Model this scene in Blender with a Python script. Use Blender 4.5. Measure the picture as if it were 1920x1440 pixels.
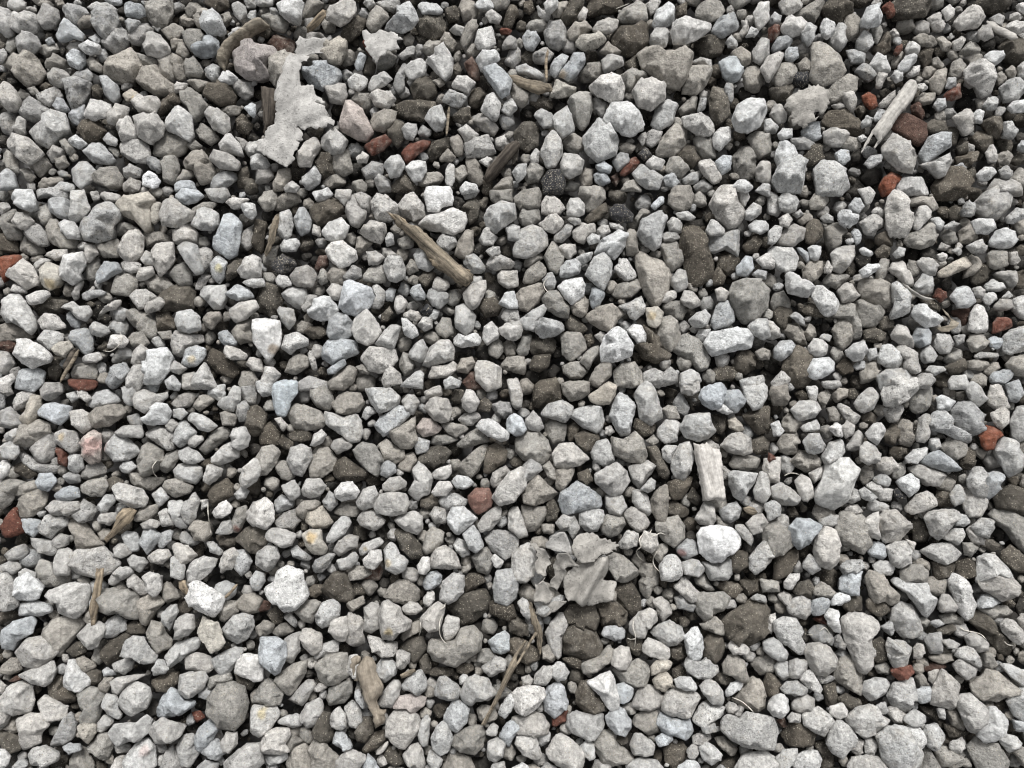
# Gravel bed of crushed stone seen from above, with brick fragments, wood, torn scraps and root fibres.
import bpy, math, random
import numpy as np
from mathutils import Vector, Matrix
from mathutils.geometry import delaunay_2d_cdt

scene = bpy.context.scene
for o in list(bpy.data.objects):
    bpy.data.objects.remove(o)

# ------------------------------------------------------------------ camera
CAM_LENS, CAM_SENSOR = 28.0, 36.0
CAM_TILT = math.radians(7.0)
CAM_LOC = np.array([0.0, -0.105, 0.86])
cam_data = bpy.data.cameras.new('camera')
cam = bpy.data.objects.new('camera', cam_data)
scene.collection.objects.link(cam)
cam.location = CAM_LOC
cam.rotation_euler = (CAM_TILT, 0, 0)
cam_data.lens = CAM_LENS
cam_data.sensor_width = CAM_SENSOR
cam_data.clip_start = 0.01
cam_data.clip_end = 200
scene.camera = cam

# ------------------------------------------------------------------ sky, sun, exposure (overcast daylight)
SUN_EL, SUN_AZ = math.radians(52), math.radians(8)     # azimuth from +Y towards +X
world = bpy.data.worlds.new('World')
scene.world = world
world.use_nodes = True
wn = world.node_tree
wn.nodes.clear()
sky = wn.nodes.new('ShaderNodeTexSky')
sky.sky_type = 'NISHITA'
sky.sun_disc = False
sky.sun_elevation = SUN_EL
sky.sun_rotation = SUN_AZ
sky.dust_density = 4.0
hs = wn.nodes.new('ShaderNodeHueSaturation')
hs.inputs['Saturation'].default_value = 0.07          # overcast: the cloud deck takes the blue out
bg = wn.nodes.new('ShaderNodeBackground')
bg.inputs['Strength'].default_value = 0.062
wo = wn.nodes.new('ShaderNodeOutputWorld')
wn.links.new(sky.outputs[0], hs.inputs['Color'])
wn.links.new(hs.outputs[0], bg.inputs['Color'])
wn.links.new(bg.outputs[0], wo.inputs['Surface'])

sun_data = bpy.data.lights.new('sun', 'SUN')
sun_data.energy = 1.4
sun_data.angle = math.radians(16)
sun_data.color = (1.0, 0.985, 0.965)
sun = bpy.data.objects.new('sun', sun_data)
scene.collection.objects.link(sun)
sd = Vector((math.sin(SUN_AZ) * math.cos(SUN_EL), math.cos(SUN_AZ) * math.cos(SUN_EL), math.sin(SUN_EL)))
sun.rotation_euler = sd.to_track_quat('Z', 'Y').to_euler()
sun.location = (0, 0, 5)

scene.view_settings.view_transform = 'Standard'
scene.view_settings.look = 'None'
scene.view_settings.gamma = 1
scene.view_settings.use_curve_mapping = False
scene.view_settings.exposure = 1.4
scene.cycles.filter_width = 1.1

# ------------------------------------------------------------------ outlines of the stones in view
# one line per stone: colour class, then corners; units of 2.5 photo pixels inside a 480 x 360 pixel tile
TILES = {
(0,0): '''
P3,1 20,0 19,5 13,9 6,6
G0,6 8,8 11,14 10,25 5,28 0,23
P10,19 14,11 22,9 29,12 30,17 26,25 18,26 10,23
G14,9 19,5 27,6 27,9 21,10
G28,7 36,4 44,8 45,15 41,20 33,22 28,16
T28,3 32,0 39,2 39,5 32,5
T41,1 47,0 49,4 44,6
G47,7 53,3 62,5 67,10 60,15 57,19 50,13
B42,27 45,20 50,14 58,21 63,26 62,31 53,28 44,31
T59,19 64,13 71,11 73,17 67,20 60,22
G69,10 77,5 87,9 89,15 86,22 79,30 73,24 70,17
P65,5 72,2 82,3 88,6 84,9 74,7 69,8
B78,0 91,0 92,4 84,4
B93,4 97,1 107,4 112,10 104,14 95,12
B94,18 97,14 106,16 102,21 97,25
G98,28 104,19 110,17 115,22 112,28 104,34 99,33
T111,4 119,0 129,0 130,9 125,18 118,21 112,15
G112,17 117,21 121,21 118,24
T121,23 128,19 136,18 138,24 133,29 127,30
T139,8 142,2 149,2 152,7 147,11 142,14
T135,14 140,11 147,16 143,20 137,19
T145,13 149,7 155,6 157,8 152,14 153,20 147,20
W150,16 154,9 160,7 165,12 170,24 164,27 156,26 151,21
D153,2 157,0 172,0 172,5 163,9
T165,12 172,9 174,14 169,20
P174,6 178,1 184,5 185,11 180,16 176,12
P183,0 192,0 192,5 185,6
P184,15 188,8 192,6 192,19 186,17
T138,26 143,22 150,22 153,27 150,36 144,39 140,34
G77,33 82,28 88,18 95,24 97,31 93,38 87,41 80,36
T78,51 81,44 98,37 104,43 107,51 100,61 91,62 79,58
P108,35 111,27 120,26 127,35 128,39 120,44 110,41
T101,39 107,41 119,45 115,50 107,48
T128,31 133,29 137,30 136,36 129,38
T132,40 136,32 140,33 142,40 138,44
B145,41 150,36 153,27 159,25 164,31 165,38 160,43 152,44
P168,29 174,23 184,19 182,24 172,32
T5,32 10,25 12,28 12,36 9,41 5,38
G12,30 19,26 28,28 31,35 24,41 14,40
T28,39 34,34 42,33 44,38 36,42
B33,30 39,28 41,32 36,34
P0,33 5,39 5,43 2,47 0,47
T3,46 15,42 21,40 28,44 34,55 30,62 20,65 12,57
T34,47 42,41 50,46 48,51 40,52 34,51
G50,36 53,32 62,32 61,37 53,39
W59,35 66,30 75,34 74,39 65,41
B67,29 73,26 76,30 73,34
B50,43 54,38 64,41 65,47 60,53 52,49
T65,46 70,43 77,50 76,54 68,52
G72,39 78,35 81,41 78,50 74,44
P36,56 41,51 49,53 53,58 48,64 44,66 38,62
G53,56 58,54 66,52 72,58 69,62 60,60
G48,61 58,59 69,63 67,69 60,80 54,82 50,72
B74,55 80,57 89,65 90,72 86,78 79,72
D68,67 73,63 78,68 76,75 70,73
P0,65 4,61 10,65 16,76 13,82 6,83 0,77
G28,73 36,68 43,66 47,71 42,77 37,80 30,77
G40,80 44,73 48,75 52,82 45,84
G14,84 20,78 26,75 33,79 40,84 36,89 25,92 18,89
T21,67 26,65 30,70 24,71
D30,66 35,62 40,65 36,70
T51,88 56,80 64,77 63,88 60,94 53,94
W62,82 69,76 83,77 84,81 79,88 71,91 64,88
P81,87 88,78 97,81 96,86 88,94 81,93
Y92,72 99,67 105,71 101,76 95,76
P99,77 108,73 118,73 121,78 116,86 104,84
T101,59 108,51 119,49 125,58 131,64 129,71 118,72 108,66
T119,47 124,42 130,41 130,50 130,60 124,59 120,53
T129,50 131,41 139,44 139,50 140,58 135,61 130,58
T138,52 141,45 146,43 153,54 150,58 140,57
P154,53 161,48 165,50 165,60 160,62 155,57
W164,60 167,53 172,53 179,59 174,63 167,64
G175,65 181,60 190,62 190,72 184,75 177,70
D153,68 155,63 165,62 174,68 177,73 174,78 165,79 155,73
T140,61 147,59 158,62 152,67 149,69
P131,66 134,62 141,63 138,69 132,70
T136,69 142,66 150,71 156,79 149,90 145,91 142,82 136,76
D119,84 122,75 128,71 135,71 135,78 129,80 120,88
W123,88 126,82 134,79 144,87 145,102 142,106 133,101 125,98
P100,88 110,85 118,86 124,95 122,102 113,108 104,103
P88,97 91,89 97,87 100,93 103,96 102,104 91,106
P153,85 157,80 164,82 172,88 173,97 168,101 160,97
T162,81 172,79 181,80 180,86 172,87
B183,81 189,76 192,79 192,90 187,86
D177,92 182,85 190,94 186,101 178,99
T146,96 150,91 160,98 165,104 158,109 150,104
W164,108 170,100 173,100 180,108 183,117 175,116 165,113
G176,103 183,104 187,108 182,113
P156,118 163,114 173,116 180,122 178,128 165,127
T138,122 145,113 153,114 158,122 163,130 159,136 150,138 145,128 140,127
T141,110 145,104 152,110 145,114
T112,113 116,106 128,100 140,103 143,106 138,115 128,119 117,117
P90,109 96,104 108,106 112,110 113,116 110,123 100,122 92,116
D58,97 62,91 74,91 80,99 74,105 65,107
P22,99 34,88 42,84 49,86 52,98 44,103 36,111 27,106
P10,97 15,87 19,90 19,101 12,101
G0,87 9,83 13,88 9,102 3,100
P6,107 11,101 22,104 33,115 30,119 22,124 15,120 8,113
T20,122 27,118 35,119 39,125 30,133 24,127
T0,113 6,112 12,118 17,137 14,139 7,131
B0,130 5,126 10,130 12,141 0,143
T15,127 21,126 27,133 22,138
T44,104 49,104 57,113 52,117 47,111
W51,105 57,101 66,108 60,112 53,109
B63,115 70,108 77,108 81,113 87,119 82,124 70,122
G77,104 82,100 89,105 88,110 80,108
T77,109 89,112 89,120 85,116
G35,115 41,109 49,113 47,118 39,122
T41,119 49,117 52,124 46,128 42,125
P54,128 60,122 66,122 72,128 70,136 61,142 55,136
T67,134 76,126 87,125 92,133 91,140 82,141 72,137
T121,124 124,119 133,119 135,127 130,138 123,136
W107,128 110,127 117,131 123,139 115,142 107,139
G93,127 98,123 106,127 104,133 94,134
P92,138 98,133 106,136 104,144 93,144
B131,138 136,135 145,136 148,144 132,144
G154,141 164,132 176,128 178,134 170,141 162,144
D177,141 181,130 184,121 187,130 186,141
P38,142 46,136 55,138 61,144 39,144
T24,139 36,134 46,131 48,135 38,140 28,143
T36,129 39,126 43,128 39,132
T132,136 138,127 144,128 145,132 138,137
G109,120 116,118 121,121 120,129 113,127
O175,41 182,36 193,33 205,35 209,41 200,50 203,57 195,60 186,60 177,53
T203,50 210,43 216,40 230,43 224,61 218,67 207,65 202,58
G184,35 192,29 204,30 214,41 209,44 200,37
''',
(1,0): '''
P0,0 13,0 13,4 4,5 0,4
W15,2 24,0 36,2 34,12 32,17 23,15 18,10
T35,9 38,1 46,0 52,3 46,9 40,14 35,14
P51,12 56,5 64,1 74,1 75,9 70,16 63,20 53,15
G10,6 15,6 18,11 15,13 11,11
T2,11 8,8 18,12 24,18 21,24 12,22
D0,18 9,16 12,21 9,28 0,28
N9,33 15,27 23,26 29,32 28,39 22,44 15,42
Y50,38 54,32 62,27 68,31 68,39 62,48 55,48 47,41
D62,29 66,22 73,13 80,11 83,16 79,24 71,30
T83,19 85,10 90,4 98,8 100,13 92,22 87,24
P79,1 88,0 90,3 85,7
P90,2 99,0 108,1 107,6 103,9 95,7
B95,20 105,13 106,6 115,1 120,9 122,15 117,22 110,25 101,23
W121,4 125,2 139,4 141,8 137,11 125,11
D119,18 124,13 138,13 142,18 141,26 134,30 123,25
D142,10 150,4 153,10 151,16 144,17
T152,7 155,0 164,2 167,8 163,14 156,16
W163,3 167,0 178,1 178,6 173,8 166,6
P170,9 177,8 185,12 182,18 175,17
P145,23 150,18 157,21 155,27 149,26
T151,36 156,23 164,10 169,12 167,19 159,34 155,39
T138,31 141,25 146,26 151,33 148,38 141,36
W164,32 167,21 177,19 180,33 173,38 166,37
G183,37 188,28 195,25 196,36
W165,45 170,38 181,38 183,45 176,50 168,53
W127,46 134,40 143,36 148,45 147,55 141,60 135,54
T125,38 131,31 138,31 138,38 130,42
P106,42 113,36 120,35 118,41 110,45
W111,52 117,46 124,44 129,48 127,56 119,60 113,60
G103,64 108,52 111,43 115,45 111,59 112,66 106,70
P81,63 88,57 99,52 106,51 104,58 97,64 88,68 82,66
P69,60 74,55 84,58 83,64 77,69 70,66
B34,52 43,49 55,49 63,53 64,57 60,63 50,68 40,63 36,58
T63,45 69,37 74,40 73,48 66,50
B74,48 78,39 83,42 80,52 75,54
D79,50 85,44 90,49 88,57 81,56
T91,54 93,44 99,37 106,43 103,50
T110,29 115,24 119,29 117,34 112,34
D119,27 126,27 130,31 122,34
D116,66 120,60 127,58 135,64 135,71 128,76 119,74
D103,81 112,76 124,75 134,78 133,85 125,91 112,89 105,86
T132,61 138,58 142,63 138,66
P52,68 58,62 67,63 69,71 65,79 56,77
P85,72 92,67 101,69 105,75 99,82 90,80
T72,75 77,69 86,70 86,80 80,82
O62,93 67,77 72,76 80,82 88,99 83,105 74,104 64,98
T86,92 88,86 96,83 105,84 104,91 96,99 88,97
D98,98 105,90 111,93 112,104 106,110 100,105
P126,89 132,82 139,79 143,90 140,97 134,98
G109,97 113,92 120,92 121,99 118,105 112,104
G121,98 124,93 133,99 130,103 122,102
W146,65 151,57 158,57 165,62 159,70 154,68
P139,76 146,67 153,70 159,72 154,80 147,80
D159,74 163,67 171,67 174,72 166,81 160,80
D147,89 154,82 160,81 161,89 155,93
W168,83 173,72 178,69 184,78 182,88 177,90
G160,88 167,85 176,87 182,97 178,102 169,98
P151,97 159,94 167,101 163,105 157,107
P156,109 164,103 174,101 180,115 170,118 158,118
T145,99 149,97 155,106 156,116 150,117 146,108
D127,117 132,107 144,104 145,113 138,118 130,122
T138,118 144,111 150,118 147,122 138,121
R80,110 88,104 97,101 102,106 95,113 87,117
R109,115 117,108 132,103 133,106 124,114 113,124
P49,104 55,96 61,99 69,106 65,115 57,116 49,111
P30,116 37,106 45,103 49,110 44,117 41,125 32,125
D44,122 48,115 56,115 60,122 59,132 50,134
T56,119 63,115 69,112 73,129 66,132 58,128
P75,118 80,114 85,117 83,122 76,122
P96,124 101,118 109,118 112,124 108,132 101,134
G79,128 88,121 95,123 95,131 83,135
W111,126 117,121 127,122 128,128 124,136 118,137
B35,133 44,124 49,131 48,137 39,143 36,140
T48,138 56,131 67,133 67,138 56,141
T12,139 17,128 25,126 26,134 20,143 13,143
G0,128 10,126 14,133 9,137 0,138
P-3,118 2,115 8,119 11,124 7,127 -3,127
P21,141 28,136 33,140 30,144 22,144
D101,141 106,135 113,130 120,140 118,144 102,144
G89,135 94,131 101,136 102,143 92,144
T121,139 127,130 136,129 141,132 139,137 128,140
W127,139 134,136 147,140 147,147 127,146
P142,128 145,122 149,124 149,137 145,142 142,137
T149,127 156,123 159,131 153,137 149,134
T157,118 163,118 169,126 171,135 167,140 159,134
P167,121 173,118 178,120 174,126
W153,141 157,136 165,138 167,144 154,146
T176,144 184,135 192,133 193,144
B169,51 180,49 186,53 192,60 190,70 184,74 178,66
P185,66 190,62 196,66 195,74 187,72
P184,84 187,76 192,74 196,82 190,88
N156,48 162,43 166,50 168,60 161,60
D147,50 151,45 154,53 153,59 149,57
D40,98 50,96 50,99 46,106
D185,20 189,5 192,2 197,10 192,20
R183,22 188,21 192,23 190,26 183,25
R79,25 84,28 85,36 91,43 89,46 83,39 80,33
''',
(2,0): '''
D9,2 15,1 17,8 13,11 9,8
G18,3 22,8 29,12 27,17 20,12
W24,3 26,0 35,0 34,6 29,10 25,8
T30,9 36,2 42,1 40,8 35,13 31,13
D36,10 42,3 48,0 54,0 52,9 47,16 41,19 36,15
P49,12 54,5 57,8 55,15 50,15
D56,8 59,0 80,0 84,4 77,9 66,11 58,13
P60,23 64,17 72,13 80,15 79,21 74,25 64,25
T79,14 83,7 92,2 100,6 101,16 94,18 83,17
P99,4 104,0 112,1 108,9 104,12
W105,19 108,8 117,2 122,7 121,17 115,21 108,22
W119,25 121,17 130,12 140,16 149,18 148,23 140,29 131,33 121,33
T134,10 139,4 148,0 157,0 160,7 156,14 148,17 139,15
B149,24 154,15 164,12 172,18 168,23 158,29 152,27
P169,27 173,20 172,13 176,14 178,21 174,28
P175,28 179,20 185,24 182,28
W181,10 185,2 193,1 193,15 186,23 182,16
T41,25 47,17 54,17 61,21 53,26 50,30 44,30
G24,24 28,16 37,15 40,21 41,32 35,38 28,36 25,31
B7,28 12,23 18,24 21,30 16,38 10,36
Y47,34 50,27 58,26 66,24 71,30 65,36 54,38
D75,28 82,20 95,18 101,23 102,34 96,39 86,42 77,36
T65,39 72,31 77,36 82,40 74,42
P103,29 107,23 114,22 118,26 116,35 110,38 104,34
D137,33 146,27 156,29 160,32 156,41 147,44 141,41
P160,32 164,27 170,33 168,37 162,36
P180,39 186,29 193,30 193,42 186,49 181,46
T164,40 171,36 178,40 178,48 172,51 167,46
B155,46 163,43 171,44 174,53 170,60 165,63 158,56
T172,58 175,51 183,49 188,56 187,64 184,70 175,66
T94,41 102,36 111,40 119,38 127,40 134,47 130,60 124,66 112,64 105,56 98,52
T132,50 145,49 149,56 144,66 138,71 127,70 130,60
P134,47 141,43 149,45 150,52 143,50
P67,45 71,42 82,43 85,48 76,53 69,55
D84,48 92,42 96,48 93,53 86,53
B35,57 42,48 46,39 53,40 55,47 50,55 43,61
B27,53 32,44 40,39 43,41 39,50 33,58 28,57
G16,41 20,38 25,40 20,43
D5,44 10,39 15,41 16,48 10,50
P3,50 10,48 18,52 24,57 23,60 12,57 4,55
T47,59 55,51 66,47 69,54 63,61 53,62
Y28,73 33,60 40,62 48,67 46,71 36,74
W58,65 67,57 74,55 82,59 85,67 83,75 74,77 65,72
T81,57 90,51 99,55 102,58 94,61 89,70 85,66
P90,69 95,61 105,58 115,63 115,74 104,83 95,80
W68,89 74,78 87,76 95,83 100,96 92,103 82,100 71,93
G60,75 65,73 71,78 68,90 62,83
T42,77 50,70 59,69 60,81 57,93 52,98 46,88
P30,87 41,80 45,88 47,98 38,104 32,96
P15,84 22,82 30,86 32,95 24,97 20,92
T-2,63 6,63 13,70 11,78 7,81 1,77
D12,76 22,73 31,77 29,82 18,81
P53,103 60,95 65,88 73,93 80,105 78,116 64,122 55,114
P104,94 108,80 116,75 124,80 120,93 110,98
T108,114 113,103 122,93 131,97 130,109 121,117 110,117
G101,100 106,97 113,99 110,107 105,111 100,108
P127,88 139,85 148,89 153,97 148,102 138,101 129,95
D148,75 151,64 157,62 161,72 163,86 154,94 149,90
G158,62 166,63 166,75 164,79 160,70
T125,82 133,74 139,73 137,84 127,86
G139,83 142,70 146,74 145,81 140,85
W165,90 169,79 177,74 189,76 191,84 186,95 177,100 168,98
W150,101 156,96 164,95 164,105 156,113 151,110
T176,102 182,99 194,100 194,115 185,119 180,111
T136,105 142,100 148,103 153,118 144,119 138,113
D124,117 131,109 137,111 141,120 135,126 127,122
T38,107 46,100 53,104 55,111 47,116 41,113
P21,115 25,104 31,97 37,105 38,115 33,125 26,126
P36,124 39,115 49,116 54,121 52,130 43,134 37,130
P13,118 18,111 21,114 20,122 15,125
D1,101 8,92 15,90 20,98 19,110 11,114 4,110
P0,129 5,123 11,123 10,132 4,138
T9,130 13,124 20,124 25,127 20,136 12,138
K22,136 27,128 36,128 40,137 38,146 24,146
T50,134 55,126 61,128 60,138 54,141
B62,125 69,121 75,125 74,130 66,129
B61,131 66,128 72,132 74,137 67,140 62,137
N73,134 79,129 81,135 78,140
R80,131 87,121 94,115 97,121 91,128 82,134
P90,130 97,123 105,127 113,133 110,142 101,142 94,137
W100,123 106,117 115,121 112,127 105,127
K94,116 100,110 105,117 99,121
G75,121 81,114 88,116 88,122 79,129
T80,111 87,107 93,110 90,115 82,114
G94,104 100,97 101,105 98,110
T115,128 118,119 125,118 133,127 127,133 118,132
B113,133 119,130 126,137 122,141 115,139
P139,121 149,119 153,124 158,134 152,139 144,132
B152,122 160,115 165,118 164,127 157,132
T165,118 172,111 178,110 183,120 181,133 174,136 167,130
P182,127 188,119 194,122 194,138 185,136
G136,140 143,134 150,140 146,144 138,144
W163,142 168,136 178,136 181,141 175,145
P118,144 126,138 137,140 143,146 130,150
T80,143 86,136 93,135 98,144
T154,144 160,136 164,140 162,146
P182,143 188,138 194,139 194,148
G127,135 134,130 141,131 139,137 130,140
D0,110 5,112 4,120 0,124
D123,6 131,2 131,11 124,13
''',
(3,0): '''
P-4,2 4,1 4,8 0,13 -4,10
B0,15 5,9 10,12 9,17 3,19
R0,22 5,17 9,19 9,25 4,31 0,29
P8,2 12,0 27,0 25,6 17,12 11,10
T15,14 27,6 38,0 44,0 40,8 35,17 27,15
D40,7 46,1 56,0 63,8 62,13 53,18 44,14
W9,22 14,13 24,13 30,18 24,26 18,28 11,25
W25,24 30,17 37,20 34,29 31,35 27,30
W39,20 42,14 49,18 49,26 44,30 40,27
P47,27 53,17 58,22 59,33 54,39 47,34
T56,20 58,14 64,11 70,17 67,27 60,31 57,26
B2,37 7,28 14,26 19,30 15,36 6,39
B12,41 16,34 22,35 23,43 18,47 13,45
P-6,52 0,42 8,39 12,41 8,51 0,63
T2,63 10,48 17,46 22,54 18,62 8,65
T32,34 40,32 47,37 55,43 58,53 53,60 40,65 31,59 33,46
G22,35 26,31 32,34 30,40 24,41
T22,48 28,43 33,48 31,54 24,54
K17,60 21,55 30,54 33,62 25,66 19,64
B58,38 63,37 72,40 77,44 74,47 62,47
W70,15 74,6 83,4 86,12 84,19 75,21 71,19
W77,14 83,8 88,7 85,16 82,20
R85,6 89,2 93,5 95,12 91,13
D92,4 97,0 117,-2 121,5 117,12 103,14 95,11
P77,3 80,0 88,0 82,6
P119,14 129,9 132,19 130,24 124,22
W130,8 136,4 140,7 139,13 134,16
P139,17 144,11 150,6 158,4 163,13 157,21 143,23
D155,4 160,-4 178,-4 180,5 171,11 161,9
P181,11 186,9 191,13 188,16 181,15
W186,4 192,2 194,11 189,9
W178,18 185,16 194,17 194,24 186,26 179,22
G166,14 172,11 177,14 175,20 168,20
P157,24 161,19 167,20 169,28 163,31 158,29
P66,31 71,23 78,27 79,33 74,39 67,38
T76,23 81,20 86,24 82,33 78,30
D77,37 84,33 88,24 92,28 91,38 86,42
P91,24 94,21 99,27 95,28
R94,40 96,35 100,33 101,38 97,42
P103,37 106,31 114,36 112,41 104,41
T109,29 114,25 121,27 127,33 122,36 113,34
T126,29 131,27 136,32 137,39 131,38
P138,32 146,26 149,28 144,38 139,38
P134,28 137,25 140,28 137,30
T142,41 150,32 155,32 160,36 157,41 148,42
T147,44 152,40 161,42 160,46 152,48
W162,42 167,38 174,39 175,46 169,50 163,48
D173,36 177,31 186,29 193,33 193,47 184,48 177,43
P147,53 152,48 160,47 168,50 170,60 167,70 161,73 155,65 148,60
T136,56 138,47 144,44 147,50 145,58 140,60
T121,60 127,53 134,51 133,64 129,71 123,68
B133,66 135,58 141,59 141,65 137,67
R131,72 137,66 144,62 145,73 138,76 132,75
W97,50 103,42 113,39 111,46 105,53 98,54
P103,57 107,50 114,49 113,56 107,58
W76,49 82,39 87,42 92,54 83,55 79,52
W92,58 95,53 100,55 101,60 96,63
P81,58 83,54 90,56 86,63 85,67 81,66
G65,54 70,48 78,51 81,58 76,61 70,58
T115,58 117,51 125,50 127,53 120,59
D112,42 117,35 123,38 122,47 117,51
T123,44 127,43 132,49 130,52 124,49
T43,70 50,62 60,56 68,57 71,64 62,71 50,76 45,73
P53,70 63,66 66,74 65,86 58,78
R70,72 75,69 81,73 82,80 77,83 72,78
D40,92 46,84 58,82 66,90 71,97 70,103 59,100 48,97
B124,79 127,74 131,74 134,80 128,84
T111,75 115,70 126,70 127,73 122,78 115,79
P112,63 117,62 120,66 116,69 113,67
N94,97 99,87 107,85 117,91 118,104 113,109 104,104
N107,80 112,76 117,87 115,90 108,85
P85,110 94,100 104,105 111,119 108,130 98,128 86,117
B113,116 120,103 130,99 137,100 137,110 128,116 118,123
P113,123 124,121 136,115 138,121 133,132 128,134 120,127
P138,88 146,83 152,80 153,92 154,98 148,102 142,95
W153,86 157,82 162,85 160,93 154,92
D160,92 167,88 174,88 177,96 172,104 165,100
D150,104 158,98 164,99 169,107 162,114 155,109
P173,66 180,60 189,60 192,69 187,76 177,77
W180,80 184,76 193,75 194,84 184,85
P161,79 165,73 172,75 171,82 165,83
P176,92 181,91 188,98 184,104 177,102
D117,94 123,90 132,91 134,99 124,100 119,99
D133,93 138,94 143,100 141,108 137,109
D141,111 145,103 149,108 149,115 143,116
P1,86 5,78 9,78 14,85 13,92 8,93
P-3,90 2,89 8,95 6,100 -3,101
W7,101 11,96 18,97 18,103 11,105
B25,98 32,92 38,92 40,104 34,106 27,104
P41,99 47,96 57,98 61,102 55,110 47,109 42,105
T54,110 59,102 66,104 70,110 64,114
W5,117 8,107 14,106 20,110 23,119 17,123 9,125
P3,135 8,124 17,119 28,124 27,135 24,145 9,144
P34,127 40,121 50,122 58,129 61,141 55,147 37,147
D26,121 29,112 36,106 41,111 41,121 32,125
G15,104 24,103 35,108 32,112 22,112
B50,115 55,112 62,113 62,120 57,124 52,121
B72,123 77,117 85,116 85,122 76,127
R82,143 86,134 92,129 102,129 103,133 95,139 92,146 83,150
W93,135 102,133 115,133 122,140 123,146 105,147 95,143
D123,140 133,127 141,130 148,141 145,150 125,150
B140,125 144,122 149,127 145,130
D141,118 148,116 157,115 155,121 149,126 142,123
W156,131 162,125 169,126 171,130 165,136 158,135
P173,128 178,124 184,130 181,135 175,133
P164,142 170,134 178,133 188,139 190,147 167,147
P163,115 167,108 171,112 172,122 165,122
T171,116 177,114 182,119 180,124 173,123
B187,110 190,105 195,107 194,115
D182,121 188,114 194,118 194,122 187,124
P70,92 74,86 79,89 77,95 71,96
B79,89 83,81 89,83 85,90 80,92
P83,78 90,71 96,68 97,72 90,80 85,81
P187,50 192,46 196,52 194,60 188,58
T178,53 183,49 187,54 184,60 180,57
D1,67 8,63 15,62 19,67 14,76 6,76
D65,82 70,78 73,84 69,89
P67,103 72,101 75,104 70,107
T170,56 175,54 179,60 173,64
P47,79 54,77 59,80 52,83
''',
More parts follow.
